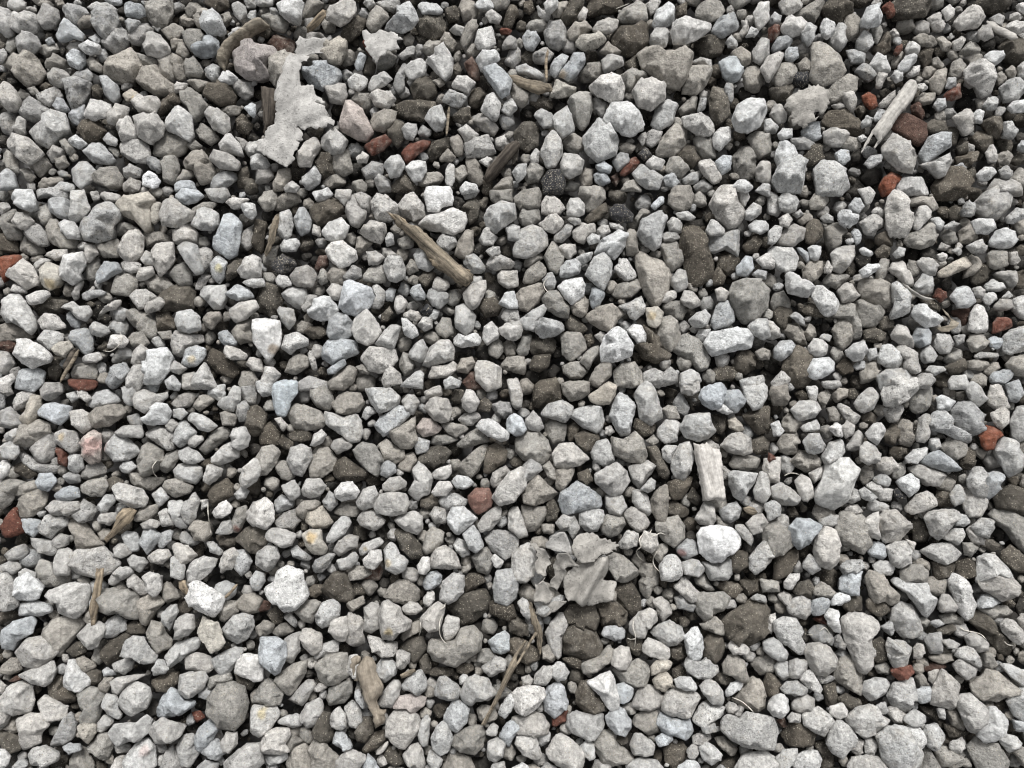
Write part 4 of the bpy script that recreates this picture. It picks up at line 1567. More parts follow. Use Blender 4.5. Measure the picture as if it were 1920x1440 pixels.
D70,6 76,5 82,8 84,14 74,14
P74,12 80,7 85,9 80,14
D186,37 192,34 196,38 194,44 188,42
''',
(2,3): '''
P121,8 129,0 133,4 140,12 139,18 133,20 127,14
G122,16 127,14 134,20 138,21 136,27 124,24
T137,2 144,-2 148,5 152,10 148,12 138,6
T138,15 141,12 150,13 158,12 164,17 158,26 150,29 145,36 139,28 138,22
D152,6 160,4 168,5 173,10 169,17 160,14
T95,4 100,-1 110,-1 109,7 105,11 102,18 96,11
D76,9 80,5 90,6 95,14 97,23 93,32 86,26 80,19 76,14
P105,18 112,15 118,20 120,28 113,34 109,28
P88,35 95,27 103,24 108,27 109,33 102,40 100,46 93,46 88,41
P103,42 110,36 118,33 127,38 129,46 123,52 114,53 108,46
P98,52 102,46 110,49 118,54 118,61 115,64 104,60 98,57
W129,44 130,39 139,38 143,46 144,53 142,63 136,64 131,58
D144,48 148,44 157,44 159,52 158,60 152,66 144,60
D158,34 164,28 172,23 179,18 188,19 192,26 192,40 186,47 178,51 168,50 161,44
P176,18 184,13 190,15 192,22 188,20 180,18
P161,52 164,48 174,51 180,55 176,59 166,59
P129,66 132,60 137,63 142,64 146,61 152,67 156,66 155,72 148,77 140,77 132,72
T158,66 162,60 168,59 174,64 176,72 178,79 172,80 165,75 159,73
T178,66 184,60 192,58 198,64 196,73 186,74
W159,88 164,80 172,77 175,80 170,86 162,91
T165,94 172,86 180,76 186,78 190,90 189,98 184,102 176,99
P140,82 146,77 152,79 158,86 161,94 157,97 150,96 144,89
P135,107 140,98 144,94 152,97 160,98 158,104 150,110 144,113 138,111
P160,97 163,94 168,96 170,100 166,103 161,102
P112,96 116,86 124,84 134,85 139,88 141,92 135,104 130,107 120,105 113,101
P89,98 94,86 100,81 108,83 113,90 111,98 104,101 94,100
W121,78 126,75 134,76 138,81 139,86 131,86 124,84
Y105,78 109,73 115,71 120,76 119,83 114,87 108,84
B78,82 84,80 91,84 90,92 84,96 80,95
T76,70 84,68 94,62 101,66 104,72 100,82 92,83 82,79
P74,66 76,56 82,52 88,54 90,62 86,70 80,70
T52,66 58,63 66,60 72,52 76,52 76,58 72,66 64,72 54,75
D38,48 42,40 46,36 54,38 62,42 67,52 66,60 60,63 50,61 40,58
D40,28 44,22 56,20 62,22 65,32 62,41 54,40 46,36 42,36
D64,22 72,18 79,20 86,27 85,34 78,37 68,37 66,30
B63,42 70,38 80,37 85,40 84,47 77,49 70,46
G25,42 30,34 36,26 40,28 42,36 38,44 37,58 34,62 29,57
P17,20 26,19 36,14 41,16 36,22 30,26 24,31 19,28
P4,20 8,16 12,18 14,28 13,36 8,30
D-2,30 4,31 12,37 12,44 4,44 -2,42
D-4,48 6,46 12,50 20,56 20,62 12,66 4,62 -4,56
T22,54 28,51 34,60 30,65 23,62
W56,80 64,75 74,71 77,78 80,90 80,99 76,103 71,98 66,90
D48,88 52,80 57,79 62,86 68,93 69,100 62,104 54,101 48,95
W0,88 4,84 14,82 26,84 24,92 18,100 10,105 4,102 -1,96
B23,92 26,84 34,79 39,83 42,94 40,100 32,107 25,101
P29,68 34,64 40,66 43,72 40,78 34,79 29,75
P17,74 24,67 30,68 30,76 25,82 16,81
P7,76 13,74 16,78 14,82 8,83
P0,106 8,104 16,101 23,104 28,112 27,118 18,121 6,118 0,116
G18,120 26,116 29,118 28,124 22,128 19,126
R30,106 36,102 42,100 40,109 33,113 30,112
P41,112 42,104 48,101 58,104 68,103 69,112 62,122 56,123 46,118
B70,106 74,100 80,98 84,100 89,108 89,114 85,120 77,118 71,111
P2,126 4,120 10,118 18,120 20,126 23,136 18,138 8,134
P24,130 30,121 37,118 44,122 52,130 59,140 58,147 44,146 34,142 25,135
P50,128 56,123 62,126 63,137 58,138 53,133
T61,127 64,118 70,116 77,118 82,127 90,134 86,140 76,142 68,140
P88,126 92,118 97,118 104,123 107,126 106,133 98,135 91,134
T90,110 93,104 100,100 109,101 108,110 110,117 102,119 96,114
B107,110 112,102 120,106 128,108 133,106 136,116 131,123 122,120 114,119
B107,122 112,118 122,121 118,126 110,128
D114,130 118,126 127,124 131,130 129,139 122,144 115,140
P131,130 135,126 139,127 140,133 136,138 131,136
W140,128 146,124 152,128 157,133 156,138 150,142 143,138
G131,122 140,118 150,118 150,123 142,126 134,126
T150,122 158,120 166,127 170,130 166,136 158,130
P154,110 160,105 168,104 170,108 176,102 186,104 196,106 200,118 196,130 184,130 174,128 164,122 158,117
G142,112 152,110 154,116 148,118 143,117
P167,144 172,136 180,132 190,131 200,138 198,150 168,150
P85,143 90,138 98,136 108,138 114,144 112,150 86,150
W124,143 132,138 139,139 142,145 138,150 126,150
W0,144 8,140 13,143 12,150 0,150
P21,145 26,139 33,143 36,150 22,150
T136,30 144,36 152,30 158,36 159,44 150,42 144,40
D150,74 160,72 166,78 160,82 152,79
D118,54 128,52 131,60 124,63 119,60
D86,48 97,47 98,56 94,61 88,56
Y104,68 108,63 118,63 122,64 118,70 110,73 105,75
T186,138 176,128 180,126 190,132
D38,62 46,60 52,64 51,70 44,68
T186,2 200,4 200,12 188,12
D171,3 186,2 186,12 176,15 172,8
D76,122 85,118 87,124 82,127
T80,98 92,94 93,102 88,104
''',
(3,3): '''
W12,4 17,-2 24,-2 24,2 18,10 12,10
P7,14 12,11 17,14 18,21 14,23 9,18
P14,24 18,17 25,15 32,18 32,28 28,33 20,30 15,27
D19,12 24,5 31,3 35,10 32,16 22,15
T34,10 40,4 46,8 52,14 48,17 40,16 34,14
B30,26 34,18 40,16 47,17 48,22 42,28 34,30
W47,22 50,14 54,12 62,15 62,18 55,22
B54,2 58,-2 70,-4 69,10 68,15 60,14 53,10
D54,20 62,15 70,15 70,26 60,28
W42,30 46,24 53,26 53,32 55,43 50,42 45,36
P54,31 60,28 70,28 78,30 82,34 83,38 78,44 78,54 78,60 78,68 73,73 68,72 65,66 62,58 58,50 56,42
T73,2 76,-4 86,-2 92,8 98,14 96,20 92,22 86,18 80,20 76,14
D69,18 73,13 80,18 88,20 95,22 92,28 82,30 72,24
P92,3 98,-2 102,4 112,6 119,5 122,14 127,24 127,29 120,32 115,28 109,20 104,13 97,8
P100,0 104,-4 120,-5 119,4 112,7 102,3
P128,20 131,12 136,14 142,24 140,27 129,27
W135,3 139,-2 147,2 152,10 155,20 153,30 149,33 144,28 141,20 138,12
P157,4 164,-4 180,-4 188,6 187,12 182,17 175,19 168,14 160,10
P92,34 94,24 99,19 108,22 113,30 116,40 114,45 108,46 100,45 95,40
G84,38 92,33 95,42 92,45
T157,24 164,23 178,22 183,27 178,30 168,32
D150,34 152,28 161,25 166,30 172,40 180,50 184,57 180,62 172,56 163,46 156,38
P174,36 178,32 184,33 191,40 192,48 188,52 182,48 176,42
P187,32 190,28 196,30 196,40 190,40
P4,34 12,31 21,32 25,38 24,44 28,52 28,60 22,58 14,52 8,48 5,42
P-4,50 4,46 10,50 15,58 14,63 8,64 2,60 -3,56
P4,68 8,63 15,64 16,76 13,80 6,74
G16,64 22,62 30,63 29,70 22,78 16,76
W24,78 26,72 32,70 36,76 40,84 38,88 30,84
P9,84 14,79 22,79 30,84 29,88 20,90 12,88
P27,56 30,51 38,50 46,53 52,62 50,70 44,75 36,74 30,66
G30,62 36,74 46,74 50,76 48,80 40,81 33,74
T49,76 52,66 58,57 64,62 70,74 70,82 68,88 60,84 54,80
G30,42 35,37 42,36 47,42 49,48 47,52 42,50 36,50
G48,47 54,43 58,50 56,55 50,53
P88,52 90,46 96,48 102,49 108,54 106,60 104,66 98,70 94,68 90,60
P109,54 112,50 116,51 117,58 114,63 109,62
G117,48 121,43 130,42 131,52 130,58 122,58
P130,48 136,47 146,52 142,55 134,54
P140,60 142,54 152,52 158,60 160,66 157,69 150,65
P147,45 154,42 160,46 165,50 164,56 158,58 150,53
G138,66 144,62 156,69 160,70 155,75 149,78 142,73
R92,71 96,68 106,67 110,66 110,72 104,76 98,79 93,76
P69,86 72,79 80,76 88,77 91,81 88,88 82,92 76,94
P89,90 93,81 100,78 108,76 110,84 108,92 104,102 98,100 92,96
P90,99 94,97 104,104 101,110 94,110 90,104
B109,86 116,83 122,83 121,94 115,96 109,92
P122,86 128,74 131,70 138,76 144,82 142,90 138,100 130,98 122,96
T152,82 160,76 164,70 172,72 180,78 186,83 184,88 178,91 172,94 160,93 154,88
P174,66 182,66 190,70 198,70 198,82 190,82 182,76
P179,94 183,87 190,83 200,86 200,108 192,110 184,104
P140,92 146,89 152,88 160,95 166,101 164,108 162,116 156,119 150,116 144,104
W159,116 164,108 166,98 172,98 180,104 178,114 170,123 163,125 158,121
T134,102 140,98 144,104 148,112 146,116 138,112
D131,110 138,112 150,117 146,122 136,121
P137,124 144,122 148,120 148,128 142,134 136,130
P58,106 66,99 76,96 82,98 84,104 91,108 88,113 80,118 72,121 64,116 60,111
P45,102 48,98 56,96 60,100 56,104 50,108
W46,98 56,95 60,102 52,107 46,104
P26,104 32,100 38,98 46,104 49,108 46,114 43,121 36,118 27,112
P18,96 22,90 28,88 36,92 36,98 30,102 22,103 18,100
W0,96 5,90 10,88 15,92 16,101 10,107 4,105 0,100
P14,106 18,102 25,104 24,110 16,110
P-4,110 2,108 10,115 9,122 6,132 0,132 -5,126
D11,118 15,111 24,110 32,115 38,120 36,126 26,128 14,126 11,122
P45,120 48,112 53,107 60,112 66,120 64,128 56,137 48,132 44,126
P62,130 66,122 72,123 71,132 66,135
P72,132 73,122 78,121 83,126 80,134 75,137
P81,120 88,114 96,112 104,114 110,122 116,132 114,140 106,148 94,146 86,138 84,128
W101,118 105,112 112,112 117,118 117,126 112,132 106,128 102,123
P116,118 118,112 126,110 132,118 132,122 124,131 118,126
P101,108 106,102 112,100 118,105 120,108 115,112 106,112
P60,144 64,136 74,134 84,136 90,144 88,150 60,150
T116,128 121,130 130,144 130,150 112,148
T124,128 134,128 144,134 147,140 140,144 128,142
T150,128 156,121 164,126 172,126 180,138 186,146 160,150 154,138
P172,122 178,118 186,120 189,124 186,130 180,133
T184,132 190,128 200,132 200,144 190,142
P6,136 12,130 22,129 24,134 18,142 14,147 6,146
W19,136 26,132 38,131 40,138 38,146 22,148 18,141
W-4,134 2,134 5,142 0,146 -4,146
D0,72 6,76 10,82 8,88 0,90 -3,80
D41,82 50,80 52,92 50,96 44,98
D52,92 58,88 68,92 70,98 60,100 54,96
G81,96 88,94 90,102 86,105 82,100
T80,68 88,64 92,70 90,74 82,73
D77,50 84,46 88,50 88,62 82,65 78,60
T110,76 114,72 118,76 121,82 112,84
P120,72 126,70 130,70 124,82 120,78
T120,60 128,58 138,58 138,62 130,66 122,63
N116,70 122,65 132,65 136,68 128,70 120,72
D114,98 122,98 130,108 126,109 118,104
P126,99 132,98 133,108 128,106
B184,108 194,110 196,118 186,116
B160,14 168,13 174,20 168,24 156,24
T128,30 138,27 148,33 146,36 132,36
P122,34 128,32 133,36 126,39 122,36
D126,40 138,36 142,40 136,44 128,44
R33,32 38,29 42,30 45,37 40,36
N6,108 12,106 14,112 10,113
D34,126 42,122 48,134 50,142 40,146 38,132
T188,58 194,54 200,60 196,68 188,64
P0,30 6,28 3,44 -2,42
T160,56 168,58 172,66 166,70 160,66
''',
}

# ------------------------------------------------------------------ helpers
rng = np.random.default_rng(11)
random.seed(5)
W_PX, H_PX = 1920.0, 1440.0
ROT = np.array(Matrix.Rotation(CAM_TILT, 3, 'X'))
PXF = CAM_SENSOR / CAM_LENS / W_PX


def on_plane(px, z):
    """Points of the photograph (N,2) laid onto the horizontal plane at height z."""
    px = np.asarray(px, float)
    d = np.stack([(px[:, 0] - W_PX / 2) * PXF, -(px[:, 1] - H_PX / 2) * PXF, -np.ones(len(px))], 1) @ ROT.T
    t = (z - CAM_LOC[2]) / d[:, 2]
    return CAM_LOC[:2] + d[:, :2] * t[:, None]


PX_M = float(np.linalg.norm(on_plane([[960, 720]], 0) - on_plane([[961, 720]], 0)))

_perm = rng.permutation(512)
_grad = rng.normal(size=(512, 3))
_grad /= np.linalg.norm(_grad, axis=1)[:, None]


def perlin(p):
    i = np.floor(p).astype(int)
    f = p - i
    u = f * f * f * (f * (f * 6 - 15) + 10)
    out = 0
    for dx in (0, 1):
        wx = u[:, 0] if dx else 1 - u[:, 0]
        for dy in (0, 1):
            wy = u[:, 1] if dy else 1 - u[:, 1]
            for dz in (0, 1):
                wz = u[:, 2] if dz else 1 - u[:, 2]
                h = _perm[(i[:, 0] + dx) & 511]
                h = _perm[(h + i[:, 1] + dy) & 511]
                h = _perm[(h + i[:, 2] + dz) & 511]
                g = _grad[h]
                dot = g[:, 0] * (f[:, 0] - dx) + g[:, 1] * (f[:, 1] - dy) + g[:, 2] * (f[:, 2] - dz)
                out = out + wx * wy * wz * dot
    return out


_geo = {}


def geodesic(f):
    if f in _geo:
        return _geo[f]
    t = (1 + 5 ** 0.5) / 2
    V = np.array([(-1, t, 0), (1, t, 0), (-1, -t, 0), (1, -t, 0), (0, -1, t), (0, 1, t), (0, -1, -t), (0, 1, -t),
                  (t, 0, -1), (t, 0, 1), (-t, 0, -1), (-t, 0, 1)], float)
    F = [(0, 11, 5), (0, 5, 1), (0, 1, 7), (0, 7, 10), (0, 10, 11), (1, 5, 9), (5, 11, 4), (11, 10, 2), (10, 7, 6),
         (7, 1, 8), (3, 9, 4), (3, 4, 2), (3, 2, 6), (3, 6, 8), (3, 8, 9), (4, 9, 5), (2, 4, 11), (6, 2, 10),
         (8, 6, 7), (9, 8, 1)]
    key, verts, tris = {}, [], []

    def idx(p):
        k = tuple(np.round(p, 5))
        if k not in key:
            key[k] = len(verts)
            verts.append(p)
        return key[k]
    for a, b, c in F:
        A, B, Cc = V[a], V[b], V[c]
        g = {}
        for i in range(f + 1):
            for j in range(f + 1 - i):
                g[i, j] = idx((A * (f - i - j) + B * i + Cc * j) / f)
        for i in range(f):
            for j in range(f - i):
                tris.append((g[i, j], g[i + 1, j], g[i, j + 1]))
                if i + j < f - 1:
                    tris.append((g[i + 1, j], g[i + 1, j + 1], g[i, j + 1]))
    v = np.array(verts)
    v /= np.linalg.norm(v, axis=1)[:, None]
    # a fixed tumble so that no stone shows the sphere's pole pattern
    r = np.array(Matrix.Rotation(0.7, 3, 'X') @ Matrix.Rotation(0.4, 3, 'Y'))
    _geo[f] = (v @ r.T, np.array(tris, int))
    return _geo[f]


def area_of(P):
    x, y = P[:, 0], P[:, 1]
    return 0.5 * np.sum(x * np.roll(y, -1) - np.roll(x, -1) * y)


def centroid(P):
    x, y = P[:, 0], P[:, 1]
    c = x * np.roll(y, -1) - np.roll(x, -1) * y
    a = c.sum() / 2
    return np.array([((x + np.roll(x, -1)) * c).sum(), ((y + np.roll(y, -1)) * c).sum()]) / (6 * a)


def polar(Q, ang):
    """Distance from the origin to polygon Q along each angle; also which edge is met."""
    a, b = Q, np.roll(Q, -1, 0)
    e = b - a
    d = np.stack([np.cos(ang), np.sin(ang)], 1)
    den = d[:, None, 0] * e[None, :, 1] - d[:, None, 1] * e[None, :, 0]
    den = np.where(np.abs(den) < 1e-12, 1e-12, den)
    num = a[:, 0] * e[:, 1] - a[:, 1] * e[:, 0]
    t = num[None] / den
    s = (a[None, :, 0] * d[:, None, 1] - a[None, :, 1] * d[:, None, 0]) / den
    ok = (t > 1e-9) & (s >= -1e-6) & (s <= 1 + 1e-6)
    t = np.where(ok, t, 1e9)
    k = t.argmin(1)
    r = t[np.arange(len(ang)), k]
    good = r < 1e8
    if not good.all():
        r = np.where(good, r, np.median(r[good]) if good.any() else 0.01)
    return r, k


def stone_points(Q, f, rg, rough=1.0, flat=None):
    """A crushed stone whose widest outline is polygon Q (metres, about its own centre): tilted side faces rise
    from the outline to a few broken top faces; edges are worn, the skin is rough."""
    d, tris = geodesic(f)
    R = math.sqrt(abs(area_of(Q)) / math.pi)
    C = np.cov(Q.T)
    wmin = math.sqrt(max(np.linalg.eigvalsh(C)[0], 1e-12)) * 1.35
    H = min(wmin, R) * rg.uniform(0.8, 1.15) if flat is None else flat
    ang = np.arctan2(d[:, 1], d[:, 0])
    cphi, sphi = np.hypot(d[:, 0], d[:, 1]), d[:, 2]
    n = len(Q)
    up, dn = rg.uniform(0.05, 0.95, n), rg.uniform(0.2, 0.9, n)
    dl = rg.uniform(0.005, 0.035)
    rr, kk = 0, 0
    for o, w in ((-dl, .25), (0, .5), (dl, .25)):
        r_, k_ = polar(Q, ang + o)
        rr = rr + w * r_
        kk = kk + w * np.where(sphi > 0, up[k_], dn[k_])
    side = rr / (cphi + kk * np.abs(sphi) + 1e-6)
    p = rg.uniform(30, 130)
    acc = np.power(side / R, -p)
    if flat is None and rg.random() < .18:
        H *= .62                                    # some stones are flakes
    nt = rg.integers(4, 8)
    a0 = rg.uniform(0, 6.28)
    ridge = rg.random() < .5                        # two big slanting faces that meet in an edge, or one flat top
    for i in range(nt):
        t = math.radians(rg.uniform(3, 24) if i == 0 else rg.uniform(18, 60))
        a = a0 + i * 6.28 / max(nt - 1, 1) + rg.uniform(-.5, .5)
        if ridge and i < 2:
            t = math.radians(rg.uniform(18, 42))
            a = a0 + i * rg.uniform(2.4, 3.6)
        nrm = np.array([math.sin(t) * math.cos(a), math.sin(t) * math.sin(a), math.cos(t)])
        h = H * (rg.uniform(.62, .92) if i == 0 else rg.uniform(.8, 1.2)) + (R - H) * math.sin(t) * .55
        q = d @ nrm
        acc += np.where(q > 1e-4, np.power(np.maximum(q, 1e-4) * R / h, p), 0)
    for i in range(2):
        t = math.radians(rg.uniform(0, 35))
        a = rg.uniform(0, 6.28)
        nrm = np.array([math.sin(t) * math.cos(a), math.sin(t) * math.sin(a), -math.cos(t)])
        q = d @ nrm
        acc += np.where(q > 1e-4, np.power(np.maximum(q, 1e-4) * R / (H * .95), p), 0)
    r = R * np.power(acc, -1 / p) * 1.025
    seed = rg.uniform(0, 300, 3)
    pts = d * r[:, None]
    s1, s2 = pts / R * 1.5 + seed, pts / 0.0060 + seed
    disp = 0.035 * perlin(s1) * R + 0.0008 * rough * perlin(s2)
    if f >= 6:
        disp = disp + 0.0008 * rough * perlin(pts / 0.0030 + seed)
        pit = perlin(pts / 0.0042 + seed + 40)
        disp = disp - 0.0016 * rough * np.clip(pit - 0.22, 0, 1) * 2
    pts = pts + d * disp[:, None]
    return pts, tris


def new_mesh(name, verts, tris, tone=None, mat=None, smooth=True):
    me = bpy.data.meshes.new(name)
    me.vertices.add(len(verts))
    me.vertices.foreach_set('co', np.ascontiguousarray(verts, np.float32).ravel())
    me.loops.add(len(tris) * 3)
    me.loops.foreach_set('vertex_index', np.ascontiguousarray(tris, np.int32).ravel())
    me.polygons.add(len(tris))
    me.polygons.foreach_set('loop_start', np.arange(0, len(tris) * 3, 3, dtype=np.int32))
    me.update(calc_edges=True)
    me.polygons.foreach_set('use_smooth', np.full(len(tris), smooth, bool))
    if tone is not None:
        at = me.attributes.new('tone', 'FLOAT_COLOR', 'POINT')
        at.data.foreach_set('color', np.ascontiguousarray(tone[:, :4], np.float32).ravel())
        ag = me.attributes.new('grain', 'FLOAT_COLOR', 'POINT')
        ag.data.foreach_set('color', np.ascontiguousarray(np.column_stack([tone[:, 4:7], np.ones(len(tone))]), np.float32).ravel())
    if mat is not None:
        me.materials.append(mat)
    me.validate()
    return me


def put(name, me, loc=(0, 0, 0), label=None, cat=None, group=None, kind=None, parent=None):
    o = bpy.data.objects.new(name, me)
    scene.collection.objects.link(o)
    o.location = loc
    if label: o['label'] = label
    if cat: o['category'] = cat
    if group: o['group'] = group
    if kind: o['kind'] = kind
    if parent: o.parent = parent
    return o


# ------------------------------------------------------------------ materials
def nodes_of(name):
    m = bpy.data.materials.new(name)
    m.use_nodes = True
    nt = m.node_tree
    b = nt.nodes['Principled BSDF']
    return m, nt, b


def N(nt, t, **kw):
    n = nt.nodes.new(t)
    for k, v in kw.items():
        if k in n.inputs.keys():
            n.inputs[k].default_value = v
        else:
            setattr(n, k, v)
    return n


def ramp(nt, a, b, ca, cb):
    r = nt.nodes.new('ShaderNodeValToRGB')
    r.color_ramp.elements[0].position, r.color_ramp.elements[1].position = a, b
    r.color_ramp.elements[0].color = (ca, ca, ca, 1) if isinstance(ca, (int, float)) else (*ca, 1)
    r.color_ramp.elements[1].color = (cb, cb, cb, 1) if isinstance(cb, (int, float)) else (*cb, 1)
    return r


def mul(nt, a, b):
    m = nt.nodes.new('ShaderNodeMix')
    m.data_type, m.blend_type = 'RGBA', 'MULTIPLY'
    m.inputs['Factor'].default_value = 1
    nt.links.new(a, m.inputs['A'])
    nt.links.new(b, m.inputs['B'])
    return m.outputs['Result']


def mixc(nt, fac, a, b):
    m = nt.nodes.new('ShaderNodeMix')
    m.data_type = 'RGBA'
    nt.links.new(fac, m.inputs['Factor'])
    for s, v in (('A', a), ('B', b)):
        if isinstance(v, tuple):
            m.inputs[s].default_value = (*v, 1)
        else:
            nt.links.new(v, m.inputs[s])
    return m.outputs['Result']


def stone_material():
    """Broken concrete and natural stone: mottled body colour (attribute), dark pores, pale grit stuck to damp stones."""
    m, nt, b = nodes_of('stone')
    L = nt.links.new
    tc = N(nt, 'ShaderNodeTexCoord')
    P = tc.outputs['Object']
    at = N(nt, 'ShaderNodeAttribute', attribute_name='tone')
    big = N(nt, 'ShaderNodeTexNoise', Scale=55.0, Detail=4.0, Roughness=0.6)
    mid = N(nt, 'ShaderNodeTexNoise', Scale=210.0, Detail=5.0, Roughness=0.7)
    fine = N(nt, 'ShaderNodeTexNoise', Scale=620.0, Detail=3.0, Roughness=0.7)
    grit = N(nt, 'ShaderNodeTexVoronoi', Scale=540.0)
    pore = N(nt, 'ShaderNodeTexNoise', Scale=330.0, Detail=2.0, Roughness=0.5)
    for n in (big, mid, fine, grit, pore):
        L(P, n.inputs['Vector'])
    r1 = ramp(nt, .30, .70, .78, 1.20)
    L(big.outputs['Fac'], r1.inputs['Fac'])
    r2 = ramp(nt, .30, .70, .62, 1.36)
    L(mid.outputs['Fac'], r2.inputs['Fac'])
    r3 = ramp(nt, .32, .68, .70, 1.28)
    L(fine.outputs['Fac'], r3.inputs['Fac'])
    pk = N(nt, 'ShaderNodeAttribute', attribute_name='grain')
    sk = N(nt, 'ShaderNodeSeparateColor')
    L(pk.outputs['Color'], sk.inputs['Color'])
    # taupe dust lying in patches, more on some stones than on others
    du = N(nt, 'ShaderNodeTexNoise', Scale=85.0, Detail=6.0, Roughness=.72)
    L(P, du.inputs['Vector'])
    rd = ramp(nt, .44, .66, 0.0, 1.0)
    L(du.outputs['Fac'], rd.inputs['Fac'])
    dm = N(nt, 'ShaderNodeMath', operation='MULTIPLY')
    L(rd.outputs['Color'], dm.inputs[0])
    L(sk.outputs[1], dm.inputs[1])
    base = mixc(nt, dm.outputs[0], at.outputs['Color'], (.325, .305, .272))
    c = mul(nt, mul(nt, base, r1.outputs['Color']), r2.outputs['Color'])
    c = mixc(nt, sk.outputs[0], c, mul(nt, c, r3.outputs['Color']))
    # bands of a few foliated stones
    wm = N(nt, 'ShaderNodeMapping')
    wm.inputs['Rotation'].default_value = (.5, .3, .8)
    wm.inputs['Scale'].default_value = (50, 210, 120)
    L(P, wm.inputs['Vector'])
    wv = N(nt, 'ShaderNodeTexNoise', Scale=1.0, Detail=4.0, Roughness=.6, Distortion=1.2)
    L(wm.outputs[0], wv.inputs['Vector'])
    rw = ramp(nt, .34, .66, .62, 1.28)
    L(wv.outputs['Fac'], rw.inputs['Fac'])
    c = mixc(nt, sk.outputs[2], c, mul(nt, c, rw.outputs['Color']))
    # dark pores in pale stones
    r4 = ramp(nt, .63, .69, 1.0, .35)
    L(pore.outputs['Fac'], r4.inputs['Fac'])
    c = mixc(nt, sk.outputs[0], c, mul(nt, c, r4.outputs['Color']))
    # pale grains, how many is set per stone by the attribute's alpha
    r5 = ramp(nt, .20, .36, 1.0, 0.0)
    L(grit.outputs['Distance'], r5.inputs['Fac'])
    gm = N(nt, 'ShaderNodeMath', operation='GREATER_THAN')
    sep = N(nt, 'ShaderNodeSeparateColor')
    L(grit.outputs['Color'], sep.inputs['Color'])
    one = N(nt, 'ShaderNodeMath', operation='SUBTRACT')
    one.inputs[0].default_value = 1.0
    cl = N(nt, 'ShaderNodeMapRange')              # grit lies in clumps
    for k_, v_ in (('From Min', .38), ('From Max', .62), ('To Min', .15), ('To Max', 1.7)):
        cl.inputs[k_].default_value = v_
    L(du.outputs['Fac'], cl.inputs['Value'])
    am = N(nt, 'ShaderNodeMath', operation='MULTIPLY')
    L(cl.outputs[0], am.inputs[0])
    L(at.outputs['Alpha'], am.inputs[1])
    L(am.outputs[0], one.inputs[1])
    L(sep.outputs[0], gm.inputs[0])
    L(one.outputs[0], gm.inputs[1])
    g2 = N(nt, 'ShaderNodeMath', operation='MULTIPLY')
    L(gm.outputs[0], g2.inputs[0])
    L(r5.outputs['Color'], g2.inputs[1])
    c = mixc(nt, g2.outputs[0], c, (.36, .325, .265))
    L(c, b.inputs['Base Color'])
    b.inputs['Roughness'].default_value = .93
    b.inputs['Specular IOR Level'].default_value = .25
    add = N(nt, 'ShaderNodeMath', operation='ADD')
    L(mid.outputs['Fac'], add.inputs[0])
    L(fine.outputs['Fac'], add.inputs[1])
    bp = N(nt, 'ShaderNodeBump', Strength=.9, Distance=.0028)
    L(add.outputs[0], bp.inputs['Height'])
    L(bp.outputs['Normal'], b.inputs['Normal'])
    return m


def wood_material(name, dark, light, split):
    m, nt, b = nodes_of(name)
    L = nt.links.new
    tc = N(nt, 'ShaderNodeTexCoord')
    mp = N(nt, 'ShaderNodeMapping')
    mp.inputs['Scale'].default_value = (16, 230, 160)
    L(tc.outputs['Object'], mp.inputs['Vector'])
    g = N(nt, 'ShaderNodeTexNoise', Scale=1.0, Detail=5.0, Roughness=.65, Distortion=.4)
    L(mp.outputs[0], g.inputs['Vector'])
    s = N(nt, 'ShaderNodeTexNoise', Scale=260.0, Detail=3.0)
    L(tc.outputs['Object'], s.inputs['Vector'])
    r = nt.nodes.new('ShaderNodeValToRGB')
    r.color_ramp.elements[0].position, r.color_ramp.elements[1].position = .36, .62
    r.color_ramp.elements[0].color, r.color_ramp.elements[1].color = (*dark, 1), (*light, 1)
    L(g.outputs['Fac'], r.inputs['Fac'])
    r2 = ramp(nt, .3, .7, .72, 1.2)
    L(s.outputs['Fac'], r2.inputs['Fac'])
    c = mul(nt, r.outputs['Color'], r2.outputs['Color'])
    L(c, b.inputs['Base Color'])
    b.inputs['Roughness'].default_value = .85
    b.inputs['Specular IOR Level'].default_value = .25
    bp = N(nt, 'ShaderNodeBump', Strength=.8, Distance=.002 * split)
    L(g.outputs['Fac'], bp.inputs['Height'])
    L(bp.outputs['Normal'], b.inputs['Normal'])
    return m


def scrap_material(name, col):
    m, nt, b = nodes_of(name)
    L = nt.links.new
    tc = N(nt, 'ShaderNodeTexCoord')
    a = N(nt, 'ShaderNodeTexNoise', Scale=60.0, Detail=4.0, Roughness=.6)
    f = N(nt, 'ShaderNodeTexNoise', Scale=420.0, Detail=3.0, Roughness=.6)
    for n in (a, f):
        L(tc.outputs['Object'], n.inputs['Vector'])
    r1, r2 = ramp(nt, .3, .7, .78, 1.14), ramp(nt, .60, .70, 1.0, .45)
    L(a.outputs['Fac'], r1.inputs['Fac'])
    L(f.outputs['Fac'], r2.inputs['Fac'])
    st = N(nt, 'ShaderNodeTexNoise', Scale=130.0, Detail=6.0, Roughness=.75)
    L(tc.outputs['Object'], st.inputs['Vector'])
    r3 = ramp(nt, .36, .62, .74, 1.10)
    L(st.outputs['Fac'], r3.inputs['Fac'])
    rgb = N(nt, 'ShaderNodeRGB')
    rgb.outputs[0].default_value = (*col, 1)
    L(mul(nt, mul(nt, mul(nt, rgb.outputs[0], r1.outputs['Color']), r2.outputs['Color']), r3.outputs['Color']), b.inputs['Base Color'])
    b.inputs['Roughness'].default_value = .95
    b.inputs['Specular IOR Level'].default_value = .15
    bp = N(nt, 'ShaderNodeBump', Strength=.6, Distance=.002)
    L(f.outputs['Fac'], bp.inputs['Height'])
    L(bp.outputs['Normal'], b.inputs['Normal'])
    return m


